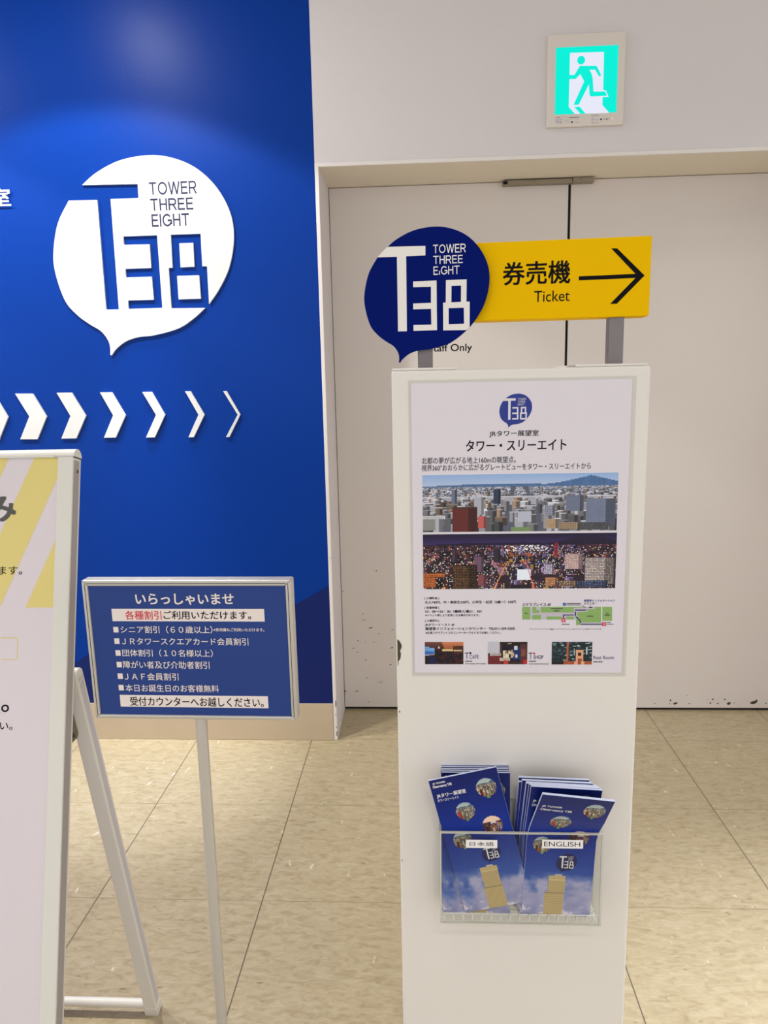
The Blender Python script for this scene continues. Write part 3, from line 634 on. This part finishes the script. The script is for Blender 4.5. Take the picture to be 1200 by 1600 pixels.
def mp(ps, mt, n=.0003):
    q = mz(ps); ar = sum(q[i][0] * q[(i + 1) % len(q)][1] - q[(i + 1) % len(q)][0] * q[i][1] for i in range(len(q))); m.poly(PP, [q if ar > 0 else q[::-1]], mt, n)
def rc(x0, y0, x1, y1, mt, n=.0003): mp([(x0, y0), (x1, y0), (x1, y1), (x0, y1)], mt, n)
rc(168, 168, 975, 312, 'map_grey', .0002)
for q in ((80, 168, 168, 312), (195, 168, 240, 240), (240, 204, 275, 240), (290, 168, 665, 232), (195, 262, 292, 312), (356, 278, 525, 312), (580, 278, 665, 312), (668, 168, 795, 178), (990, 168, 1100, 326)): rc(*q, 'map_green')
mp([(705, 228), (822, 224), (822, 195), (906, 195), (906, 168), (975, 168), (975, 345), (752, 345), (738, 305), (705, 262)], 'map_green'); mp([(692, 290), (712, 302), (742, 372), (692, 376)], 'map_green'); mp([(740, 345), (985, 345), (985, 378), (740, 378)], 'map_grey', .00025)
for q in ((678, 199, 806, 210), (677, 222, 690, 270), (547, 255, 665, 265), (543, 255, 554, 300), (742, 360, 990, 370)): rc(*q, 'poster_navy', .0005)
mp([(688, 276), (712, 285), (738, 316), (750, 352), (736, 352), (726, 322), (704, 296), (684, 285)], 'poster_navy', .0005)
for q in ((525, 297, 570, 342), (988, 342, 1032, 386)): rc(*q, 'map_red', .0005)
for q in ((537, 308, 558, 331), (1000, 354, 1020, 374)): rc(*q, 'poster_paper', .0007)
for q in ((541, 312, 554, 318), (541, 322, 554, 328), (1004, 358, 1016, 370)): rc(*q, 'map_red', .0009)
rc(540, 122, 578, 156, 'map_blue')
mp([(828, 170), (884, 170), (870, 180), (842, 180)], 'ink', .0005); mp([(748, 147), (754, 147), (806, 177), (798, 179)], 'ink', .0005); rc(853, 142, 857, 170, 'ink', .0005)
for q in ((170, 419, 665, 422), (665, 419, 970, 422), (169, 410, 172, 432), (664, 410, 667, 432), (968, 410, 971, 432)): rc(*q, 'ink_grey', .0005)
for q in ((585, 125, 745, 136), (585, 143, 740, 150), (405, 182, 540, 192), (440, 206, 500, 220), (108, 236, 138, 246), (815, 268, 885, 280), (1030, 236, 1060, 244), (1018, 256, 1074, 268), (528, 362, 618, 370), (1040, 342, 1085, 350), (1040, 362, 1120, 368), (395, 417, 432, 427), (800, 417, 838, 424)): rc(*q, 'ink_grey', .0006)
m.build('floor_map', t)

# ------------------------------------------------------------------ acrylic brochure rack
HX0, HX1, HY0, HY1, HZ0, HZ1, HB = .0190, .2570, .978, KY - .0003, .549, .6975, .722
t = thing('brochure_rack', 'clear acrylic two-pocket rack screwed to the kiosk front below the poster', 'brochure rack', ((HX0 + HX1) / 2, KY, HZ0))
H = Plane((0, HY0, 0)); th = .003
def pane(name, u0, u1, v0, v1, n0, n1):
    m = M(); m.box(H, u0, u1, v0, v1, n0, n1, 'acrylic'); return m.build(name, t)
pane('front_panel', HX0, HX1, HZ0 + .003, HZ1, -th, 0)
pane('back_panel', HX0, HX1, HZ0 + .003, HB, -(HY1 - HY0), -(HY1 - HY0) + th)
pane('bottom', HX0, HX1, HZ0, HZ0 + .003, -(HY1 - HY0), 0)
for x0 in (HX0, HX1 - th):
    m = M(); S = Plane((x0, 0, 0), (0, 1, 0), (0, 0, 1))
    q = [(HY0 + th, HZ0 + .003), (HY1 - th, HZ0 + .003), (HY1 - th, HB), (HY0 + th, HZ1)]
    m.poly(S, [q], 'acrylic', 0, th); m.poly(S, [q[::-1]], 'acrylic', 0, 0); m.build('side_panel', t)
m = M(); S = Plane(((HX0 + HX1) / 2 - .0175, 0, 0), (0, 1, 0), (0, 0, 1))
m.poly(S, [[(HY0 + th, HZ0 + .003), (HY1 - th, HZ0 + .003), (HY1 - th, HB - .01), (HY0 + th, HZ1 - .01)]], 'acrylic', 0, .002); m.build('divider', t)
m = M()
m.box(H, HX0, HX1, HZ1 - .0002, HZ1 + .0022, -th, 0, 'acrylic_edge'); m.box(H, HX0, HX1, HB, HB + .002, -(HY1 - HY0), -(HY1 - HY0) + th, 'acrylic_edge')
m.box(H, HX0 - .0004, HX0 + .0022, HZ0, HZ1, -.004, .0002, 'acrylic_edge'); m.box(H, HX1 - .0022, HX1 + .0004, HZ0, HZ1, -.004, .0002, 'acrylic_edge')
m.box(H, HX0, HX1, HZ0 - .0012, HZ0 + .0008, -.003, .0003, 'acrylic_edge')
m.build('polished_edge', t)
m = M()
for i in range(17):
    x = HX0 + .006 + i * (HX1 - HX0 - .012) / 16; m.box(H, x - .0008, x + .0008, HZ0 + .0032, HZ0 + .0042, -.045, -.0035, 'grid_white'); m.box(H, x - .0008, x + .0008, HZ0 + .0032, HZ0 + .014, -.0045, -.0033, 'grid_white')
m.box(H, HX0 + .004, HX1 - .004, HZ0 + .0130, HZ0 + .0145, -.0045, -.0033, 'grid_white'); m.box(H, HX0 + .004, HX1 - .004, HZ0 + .0032, HZ0 + .0042, -.026, -.0245, 'grid_white')
m.build('floor_grid', t)
for s, xl, xr, yt, yb_, tx in (('日本語', 728, 777, 1312, 1324.6, (733.5, 771.5, 1315.2, 1321.3)), ('ENGLISH', 847, 911, 1312, 1325.3, (850, 906.5, 1314.8, 1322.2))):
    m = M(); xc = (xl + xr) / 2; u0, u1 = H.uv(xl, 1318)[0], H.uv(xr, 1318)[0]; v1, v0 = H.uv(xc, yt)[1], H.uv(xc, yb_)[1]
    m.box(H, u0, u1, v0, v1, .0002, .0006, 'sticker'); st = m.build('language_label', t)
    m = M(); text_px(m, H, s, *tx, 'black', .0, .0008); m.build('lettering', st)

# ------------------------------------------------------------------ brochures
BW, BH, BT = .1015, .2232, .0034
def noise2(w, h, sc, seed):
    r = np.random.RandomState(seed); out = np.zeros((h, w)); amp = 1.
    for o in range(4):
        gx, gy = max(2, int(sc * 2 ** o)), max(2, int(sc * 2 ** o * h / w)); g = r.rand(gy + 2, gx + 2)
        X = np.linspace(0, gx, w, endpoint=False); Y = np.linspace(0, gy, h, endpoint=False); x0 = X.astype(int); y0 = Y.astype(int); fx = (X - x0)[None]; fy = (Y - y0)[:, None]
        fx = fx * fx * (3 - 2 * fx); fy = fy * fy * (3 - 2 * fy)
        out += amp * (g[np.ix_(y0, x0)] * (1 - fx) * (1 - fy) + g[np.ix_(y0, x0 + 1)] * fx * (1 - fy) + g[np.ix_(y0 + 1, x0)] * (1 - fx) * fy + g[np.ix_(y0 + 1, x0 + 1)] * fx * fy); amp *= .5
    return out / 1.875
def cover(eng):
    w, h = 110, 242; Y, X = np.mgrid[0:h, 0:w]; s = (X + .5) / w; tt = (Y + .5) / h
    f = np.clip(tt, 0, 1)[..., None]
    a = (np.array((8, 26, 96)) * (1 - np.clip(f / .35, 0, 1)) + np.array((10, 44, 142)) * np.clip(f / .35, 0, 1)) / 255
    f2 = np.clip((f - .45) / .45, 0, 1); a = a * (1 - f2) + np.array((78, 112, 190)) / 255 * f2
    n = noise2(w, h, 4, 3 + eng); base = .80 - .10 * np.exp(-((s - .42) / .22) ** 2) - .05 * np.exp(-((s - .85) / .2) ** 2)
    c = np.clip((n - .36) * 4 + (tt - base) * 7, 0, 1) * np.clip((tt - .68) * 12, 0, 1)
    lit = np.clip(.45 + noise2(w, h, 6, 9) * .75 - (tt - .72) * .9, 0, 1)
    cc = np.array((124, 122, 176)) / 255 * (1 - lit[..., None]) + np.array((226, 216, 232)) / 255 * lit[..., None]
    a = a * (1 - c[..., None] * .85) + cc * c[..., None] * .85
    k = np.clip((noise2(w, h, 7, 21) - .42) * 6 + (tt - .975) * 40, 0, 1)[..., None] * (tt > .93)[..., None]; a = a * (1 - k) + np.array((236, 228, 238)) / 255 * k
    # the tower
    tx0, tx1 = (.385, .635) if not eng else (.355, .60); sx0, sx1 = (.363, .650) if not eng else (.312, .59); t0 = .690 if not eng else .715
    up = (s > tx0) & (s < tx1) & (tt > t0) & (tt < .84); lo = (s > sx0) & (s < sx1) & (tt >= .84)
    tw = np.array((206, 182, 132)) / 255
    a[up | lo] = tw
    a[up & ((X % 3) == 0) & (tt > t0 + .035)] *= .86; a[lo & ((Y % 3) == 0)] *= .88; a[(up | lo) & (abs(tt - (t0 + .03)) < .003)] = np.array((236, 216, 170)) / 255; a[lo & (tt < .847)] *= .8
    cr_ = (tt > t0 - .014) & (tt <= t0) & (s > (tx0 + tx1) / 2 - .03) & (s < (tx0 + tx1) / 2 + .07); a[cr_] = np.array((196, 190, 176)) / 255
    C = [(.785, .125, .145), (.405, .262, .138), (.735, .398, .145), (.252, .462, .135)] if not eng else [(.79, .118, .15), (.40, .268, .145), (.74, .43, .15), (.225, .49, .13)]
    for i, (cx, cy_, r_) in enumerate(C):
        ry = r_ * BW / BH; d = ((s - cx) / r_) ** 2 + ((tt - cy_) / ry) ** 2
        tail = (abs(s - cx) < .02) & (tt > cy_ + ry * .9) & (tt < cy_ + ry * 1.18)
        ins = (d < 1) | tail; im = city(34, 34, i == 2, 20 + i, .30)
        if i == 2: im = im * .7 + .3 * np.array((120, 84, 70)) / 255; im[:10] = np.array((240, 206, 180)) / 255
        else: im = im * np.array((1.05, .98, .82))
        if i == 1: im[16:26, 2:7] = np.array((170, 60, 50)) / 255
        ii = np.clip(((tt - cy_) / ry + 1) * 17, 0, 33).astype(int); jj = np.clip(((s - cx) / r_ + 1) * 17, 0, 33).astype(int); a[ins] = np.clip(im[ii[ins], jj[ins]], 0, 1)
    return np.clip(a, 0, 1)
COVER = {0: cover(0), 1: cover(1)}
class Leaflet:
    """a sheet in its own frame; above the height vf it bends forward by the angle th"""
    def __init__(s, vf=9., th=0., rad=.02, shear=0., sag=0.): s.vf, s.th, s.rad, s.sh, s.sag = vf, th, rad, shear, sag
    def pt(s, u, v, n=0.):
        if v <= s.vf: return Vector((u, -n, v))
        L = s.rad * s.th if s.th else 0; e = v - s.vf
        a = min(1, e / L) * s.th if L else 0
        y = -s.rad * (1 - math.cos(a)); z = s.vf + s.rad * math.sin(a)
        if L and e > L: y -= (e - L) * math.sin(s.th); z += (e - L) * math.cos(s.th)
        nrm = Vector((0, -math.cos(a), -math.sin(a)))
        return Vector((u + e * s.sh, y, z - (u + BW / 2) * s.sag * min(1, e / .05))) + nrm * n
def leaflet(label, eng, shape, group, letters=True):
    t = thing('brochure', label, 'brochure', (0, 0, 0), group)
    m = M(); nv = 64
    P = [shape.pt(su * BW / 2, BH * j / nv, n) for j in range(nv + 1) for n in (0, BT) for su in (-1, 1)]
    fs = []; fb = []
    for j in range(nv):
        k = 4 * j
        fs += [(k + 2, k + 3, k + 7, k + 6), (k, k + 2, k + 6, k + 4), (k + 1, k + 5, k + 7, k + 3)]; fb.append((k, k + 4, k + 5, k + 1))
    k = 4 * nv; fs += [(0, 1, 3, 2), (k, k + 2, k + 3, k + 1)]
    m.add(P, fs, 'page_edge'); m.add(P, fb, 'cover_back'); m.build('pages', t)
    raster('cover', COVER[eng], lambda s, tt: shape.pt((s - .5) * BW, BH * (1 - tt), BT + .0002), t)
    w = M(); X = lambda s: (s - .5) * BW; Z = lambda q: BH * (1 - q)
    if not eng:
        for s, a, b, c, d, bo in (('JR TOWER', .045, .233, .036, .020, .03), ('Observatory T38', .036, .315, .064, .040, .03), ('JRタワー展望室', .056, .488, .137, .103, .02), ('タワースリーエイト', .052, .365, .162, .142, .01)):
            text_uv(w, shape, s, X(a), X(b), Z(c), Z(d), 'letter_white', bo, BT + .0005)
        bx = (X(.465), X(.755), Z(.668), Z(.535))
    else:
        for s, a, b, c, d, bo in (('JR TOWER', .05, .335, .126, .104, .02), ('Observatory T38', .045, .485, .162, .136, .02)):
            text_uv(w, shape, s, X(a), X(b), Z(c), Z(d), 'letter_white', bo, BT + .0005)
        bx = (X(.445), X(.75), Z(.69), Z(.55))
    w.build('lettering', t)
    lm = M(); gm = M(); wm = M(); logo(lm, shape, bx, 'poster_navy', ('letter_white', gm), BT + .0003, 0, 0, words=wm, wmat='poster_paper')
    lo = lm.build('logo', t); gm.build('monogram', lo); wm.build('lettering', lo)
    return t
def copy_tree(o, parent=None):
    c = o.copy(); COL.objects.link(c); c.parent = parent
    for ch in list(o.children): copy_tree(ch, c)
    return c
def pose(o, x, y, z, lean=0., turn=0., yaw=0.):       # lean > 0: the top leans to the viewer
    R = Matrix.Rotation(yaw, 4, 'Z') @ Matrix.Rotation(turn, 4, 'Y') @ Matrix.Rotation(lean, 4, 'X')
    o.location = (x, y, z); o.rotation_euler = R.to_euler()
ZF = HZ0 + .0045
GJ, GE = 'Japanese brochures in the left pocket', 'English brochures in the right pocket'
bj = leaflet('blue brochure tilted left, in front of the left pocket of the acrylic rack', 0, Leaflet(), GJ)
pose(bj, .1067, .9895, .5716, .012, -.2441, -.03)
LJ = ['upright dark blue brochure just behind the left tilted one, lettering half hidden', 'second brochure back in the upright left pile, only its top edge showing', 'third brochure back in the upright left pile, only its top edge showing', 'fourth brochure back in the upright left pile, only its top edge showing', 'rearmost brochure of the upright left pile, touching the rack back']
for i, lab in enumerate(LJ):
    o = copy_tree(bj); o['label'] = lab
    pose(o, .0735 + (.0006, -.0008, .0004, -.0004, .0007)[i], .9966 + .0042 * i, ZF + .0006 * i, -.075, (.0, .004, -.003, .003, -.002)[i])
be = leaflet('greyish blue brochure leaning out over the front of the right pocket', 1, Leaflet(.122, .42, .07, .10, .07), GE)
pose(be, .1915, .9866, ZF + .010, .0, .05, .03)
sh = leaflet('blue brochure right behind the leaning front one in the right pocket', 1, Leaflet(.120, .20, .12, .03, .03), GE)
pose(sh, .1895, .9915, ZF + .003, .0, .035, .02)
LE = ['third brochure from the front of the fanned right pile', 'fourth brochure from the front of the fanned right pile', 'fifth brochure from the front of the fanned right pile', 'sixth brochure from the front of the fanned right pile', 'second last brochure of the fanned right pile, dark blue side showing', 'rearmost brochure of the fanned right pile, standing against the rack back']
for i, lab in enumerate(LE):
    o = copy_tree(sh); o['label'] = lab
    pose(o, .1885 - .0014 * i, .9957 + .0043 * i, ZF + (.004, .004, .003, .005, .001, .006)[i], .0035 * (i + 1), (.03, .022, .028, .012, .0, .008)[i], (.012, .008, .01, 0, 0, 0)[i])

# ------------------------------------------------------------------ blue notice stand
yw_, tl_ = -.0189, -.0167
u = Vector((math.cos(yw_), math.sin(yw_), 0)); nn = Vector((-math.sin(yw_), math.cos(yw_), 0)); v = Vector((0, 0, 1)) * math.cos(tl_) + nn * math.sin(tl_)
SP = Plane((-.7174 * .742, 1.4458 * .742, 1.35 - (1.35 - .9581) * .742), u, v); sw, sh_ = .445 * .742, .3108 * .742
cx = SP.pt(sw * .545, 0)
t = thing('notice_stand', 'blue notice board in an aluminium frame on a single grey pole', 'sign stand', (cx.x, cx.y + .02, 0))
m = M(); m.box(SP, .005, sw - .005, -sh_ + .005, -.005, -.0195, -.006, 'alu_grey'); m.build('back_panel', t)
fw = .0093
m = M(); e = .004
def frame_side(name, pts4):
    m = M(); m.poly(SP, [pts4], 'alu', -.0208, .0208); m.build(name, t, bevel=.0018)
frame_side('frame_rail', [(0, 0), (fw, -fw), (sw - fw, -fw), (sw, 0)]); frame_side('frame_rail', [(0, -sh_), (sw, -sh_), (sw - fw, -sh_ + fw * .7), (fw, -sh_ + fw * .7)])
frame_side('frame_stile', [(0, -sh_), (fw, -sh_ + fw * .7), (fw, -fw), (0, 0)]); frame_side('frame_stile', [(sw, -sh_), (sw, 0), (sw - fw, -fw), (sw - fw, -sh_ + fw * .7)])
m = M()
gx = .0046
for a, b, c, d in ((gx, gx + .0008, -sh_ + .006, -.006), (sw - gx - .0008, sw - gx, -sh_ + .006, -.006), (.008, sw - .008, -gx - .0008, -gx)): m.box(SP, a, b, c, d, .0001, .0003, 'dark_gap')
m.build('snap_groove', t)
m = M(); m.box(SP, fw - .001, sw - fw + .001, -sh_ + fw * .7 - .001, -fw + .001, -.006, -.0028, 'stand_blue'); nb = m.build('notice_sheet', t)
SF = Plane(SP.pt(0, 0, -.0028), u, v)
m = M(); cz = lambda x, y: (110 + x / 3.243, 890 + y / 3.243)
def banner(x0, y0, x1, y1):
    q = quad_px(SF, [cz(x0, y0), cz(x1, y1)]); (a, b), (c, d) = q; m.poly(SF, [[(a, d), (c, d), (c, b), (a, b)]], 'stand_white', .0003)
banner(208, 198, 985, 263); banner(250, 634, 1004, 702)
for x0, y0 in ((217, 290), (222, 348), (228, 408), (234, 467), (239, 526), (244, 584)): banner(x0, y0, x0 + 28, y0 + 28)
m.build('printed_block', nb)
m = M()
def ct(s, xl, xr, yt, yb_, mt, bold=.0, n=.0006): a = cz(xl, yt); b = cz(xr, yb_); text_px(m, SF, s, a[0], b[0], a[1], b[1], mt, bold, n)
ct('いらっしゃいませ', 330, 828, 120, 178, 'stand_white', .022)
ct('各種割引', 278, 462, 208, 253, 'stand_red', .012); ct('ご利用いただけます。', 472, 916, 209, 252, 'ink', .012)
ct('シニア割引（６０歳以上）', 255, 720, 285, 322, 'stand_white', .006); ct('※券売機もご利用いただけます。', 725, 983, 296, 313, 'stand_white', .012)
ct('ＪＲタワースクエアカード会員割引', 262, 902, 345, 382, 'stand_white', .006); ct('団体割引（１０名様以上）', 264, 722, 404, 441, 'stand_white', .006)
ct('障がい者及び介助者割引', 268, 705, 463, 501, 'stand_white', .006); ct('ＪＡＦ会員割引', 275, 548, 523, 560, 'stand_white', .006)
ct('本日お誕生日のお客様無料', 280, 753, 582, 619, 'stand_white', .006); ct('受付カウンターへお越しください。', 303, 979, 646, 693, 'ink', .010)
m.build('lettering', nb)
pl0 = SP.uv(311, 1128); pc = SP.pt(pl0[0], -sh_, -.0104)
m = M(); m.tube((pc.x, pc.y, .012), (pc.x, pc.y, pc.z + .004), .0093, 'pole_alu'); m.build('pole', t)
m = M(); m.tube((pc.x, pc.y, 0), (pc.x, pc.y, .010), .125, 'base_metal', 48); m.tube((pc.x, pc.y, .010), (pc.x, pc.y, .03), .02, 'base_metal'); m.build('base', t)

# ------------------------------------------------------------------ A-frame board
AX1, AX0 = -.592, -1.262
sl = Vector((0, .2598, .9657))
AF = Plane((0, .873, 0), (1, 0, 0), sl)          # front face, v runs up the board
ATOP = 1.2995; AT = .030; FB = .028
t = thing('a_frame_board', 'white A-frame floor board with a yellow striped sheet, cut off by the photo edge', 'sign stand', (-.93, 1.1, 0))
lt, _x = AF.uv(45, 714), 0
VT = AF.uv(60, 713.5)[1]; XS = AF.uv(84, 900)[0]
m = M()
def dsec(v0, v1):                                 # top rail: rounded over the top
    pr = [(-AT, v0), (0, v0)] + [(-AT / 2 + AT / 2 * math.cos(a), v1 - .016 + .016 * math.sin(a)) for a in [math.pi * i / 12 for i in range(13)]]
    return pr
def rail(name, x0, x1, mt):
    m = M(); pr = dsec(VT, ATOP); n = len(pr)
    P = [AF.pt(x, vv, q) for x in (x0, x1) for q, vv in pr]
    m.add(P, [(i, n + i, n + (i + 1) % n, (i + 1) % n)[::-1] for i in range(n)] + [tuple(range(n)), tuple(range(2 * n - 1, n - 1, -1))], mt); return m.build(name, t)
rail('top_rail', AX0 + .032, AX1 - .032, 'alu_white')
rail('corner_cap', AX1 - .0317, AX1 + .001, 'alu_white'); rail('corner_cap', AX0 - .001, AX0 + .0317, 'alu_white')
m = M(); m.box(AF, AX1 - .0327, AX1 - .0316, VT, ATOP - .016, -.002, .0002, 'alu_grey'); m.box(AF, AX1 - .0316, AX1, VT - .0006, VT + .0002, -.002, .0002, 'alu_grey'); m.build('corner_joint', t)
for x0, x1, s in ((XS, AX1, 1), (AX0, AX0 + (AX1 - XS), -1)):
    m = M(); m.box(AF, x0, x1, .004, VT - .0006, -AT, 0, 'alu_white')
    st = m.build('side_stile', t, bevel=.0015)
    m = M(); e = AX1 if s > 0 else AX0
    m.box(AF, e - .0001 * s if s > 0 else e - .0006, e + .0006 if s > 0 else e + .0001, .02, VT - .006, -AT + .007, -.004, 'alu_grey'); m.build('side_groove', st)
    m = M(); m.tube(AF.pt(e + .0004 * s, VT - .024, -AT * .55), AF.pt(e + .0016 * s, VT - .024, -AT * .55), .003, 'steel', 14); m.build('screw', st)
m = M(); m.box(AF, AX0 + (AX1 - XS), XS, .03, .06, -AT, 0, 'alu_white'); m.build('bottom_rail', t, bevel=.0015)
m = M(); m.box(AF, AX0 + (AX1 - XS) - .001, XS + .001, .058, VT + .001, -.014, -.004, 'sheet_paper'); sh2 = m.build('printed_sheet', t)
AS = Plane(AF.pt(0, 0, -.004), AF.u, AF.v)
# yellow stripes
az = lambda x, y: AS.uv(x / 6.154, 700 + y / 6.154)
def clip(poly, a, b, c):                          # keep a*u + b*v <= c
    out = []
    for i in range(len(poly)):
        p, q = poly[i], poly[(i + 1) % len(poly)]; dp, dq = a * p[0] + b * p[1] - c, a * q[0] + b * q[1] - c
        if dp <= 0: out.append(p)
        if dp * dq < 0: k = dp / (dp - dq); out.append((p[0] + k * (q[0] - p[0]), p[1] + k * (q[1] - p[1])))
    return out
e0, e1 = az(330, 95), az(0, 830); e2, e3 = az(548, 300), az(0, 1490); f0, f1 = az(523, 910), az(240, 1535); g0, g1 = az(100, 95), az(0, 300)
U0, U1, V0, V1 = AX0 + (AX1 - XS), XS, az(240, 1535)[1], VT
slope = (e1[0] - e0[0]) / (e1[1] - e0[1])
at = lambda p, vv: p[0] + slope * (vv - p[1])
m = M()
wy = at(e2, 0) - at(e0, 0); ww = at(f0, 0) - at(e2, 0)
for k in range(-4, 2):
    a0 = at(e0, 0) + k * (wy + ww); a1 = a0 + wy
    q = [(a0 + slope * V0, V0), (a1 + slope * V0, V0), (a1 + slope * V1, V1), (a0 + slope * V1, V1)]
    q = clip(clip(q, 1, 0, U1), -1, 0, -U0)
    if len(q) > 2: m.poly(AS, [q], 'sheet_yellow', .0002)
m.build('stripe', sh2)
m = M()
def at_(s, xl, xr, yt, yb_, mt, bold, oy=700): text_px(m, AS, s, xl / 6.154, xr / 6.154, oy + yt / 6.154, oy + yb_ / 6.154, mt, bold, .0004)
at_('み', -125, 158, 462, 712, 'ink_grey', .03); at_('います。', -120, 214, 1138, 1218, 'ink', .006)
at_('ます。', -420, 90, 742, 938, 'ink', .008, 960); at_('ください。', -285, 121, 1030, 1110, 'ink', .006, 960)
m.build('lettering', sh2)
m = M(); u0, v0 = AS.uv(-200, 996 + 35); u1, v1 = AS.uv(28.4, 996)[0], AS.uv(14, 996)[1]; v0 = AS.uv(14, 1031)[1]
def rr(u0, u1, v0, v1, r, n=6): return [(cx_ + r * math.cos(a0 + math.pi / 2 * i / n), cy_ + r * math.sin(a0 + math.pi / 2 * i / n)) for cx_, cy_, a0 in ((u1 - r, v0 + r, -math.pi / 2), (u1 - r, v1 - r, 0), (u0 + r, v1 - r, math.pi / 2), (u0 + r, v0 + r, math.pi)) for i in range(n + 1)]
ul = -1.08
m.poly(AS, [rr(ul, u1, v0, v1, .005), rr(ul + .0013, u1 - .0013, v0 + .0013, v1 - .0013, .004)[::-1]], 'sheet_yellow', .0003); m.build('printed_outline', sh2)
# rear legs, cross bar, hinges
for s, xr in ((1, AX1 - .0005), (-1, AX0 + .0275)):
    m = M(); xc = xr - .0135
    a = Vector((xc, 1.366, .004)); b = Vector((xc, 1.1585, .868))
    m.rectbar(a, b, (1, 0, 0), .027, .026, 'alu_white'); m.tube((xc - .0135, b.y, b.z), (xc + .0135, b.y, b.z), .0131, 'alu_white', 20); lg = m.build('rear_leg', t, bevel=.002)
    m = M(); e = xr if s > 0 else xr - .027
    dv = (b - a).normalized(); nb_ = Vector((1, 0, 0)).cross(dv)
    m.rectbar(a + dv * .03 + Vector((.0136 * s, 0, 0)), b - dv * .012 + Vector((.0136 * s, 0, 0)), (1, 0, 0), .0008, .013, 'alu_lilac'); m.build('leg_groove', lg)
    m = M(); m.rectbar(a - dv * .0038, a + dv * .022, (1, 0, 0), .029, .028, 'alu_white'); m.build('foot_cap', lg, bevel=.002)
    m = M(); xb = xr - .0075 if s > 0 else xr - .0225
    S = Plane((xb, 0, 0), (0, 1, 0), (0, 0, 1))
    m.poly(S, [[(1.108, .762), (1.142, .762), (1.146, .768), (1.131, .825), (1.122, .832), (1.108, .832)]], 'bracket', -.0015, .003); m.poly(S, [[(1.108, .762), (1.108, .832), (1.122, .832), (1.131, .825), (1.146, .768), (1.142, .762)]], 'bracket', -.0015, 0)
    hb = m.build('hinge_bracket', t)
    m = M(); m.tube((xb + .0015 * s, 1.127, .772), (xb + .004 * s, 1.127, .772), .0042, 'steel', 14); m.tube((xb + .0041 * s, 1.127, .772), (xb + .0043 * s, 1.127, .772), .0018, 'black', 12); m.build('rivet', hb)
m = M(); m.tube((AX0 + .025, 1.358, .026), (AX1 - .026, 1.358, .026), .0095, 'alu_white'); m.build('cross_bar', t)
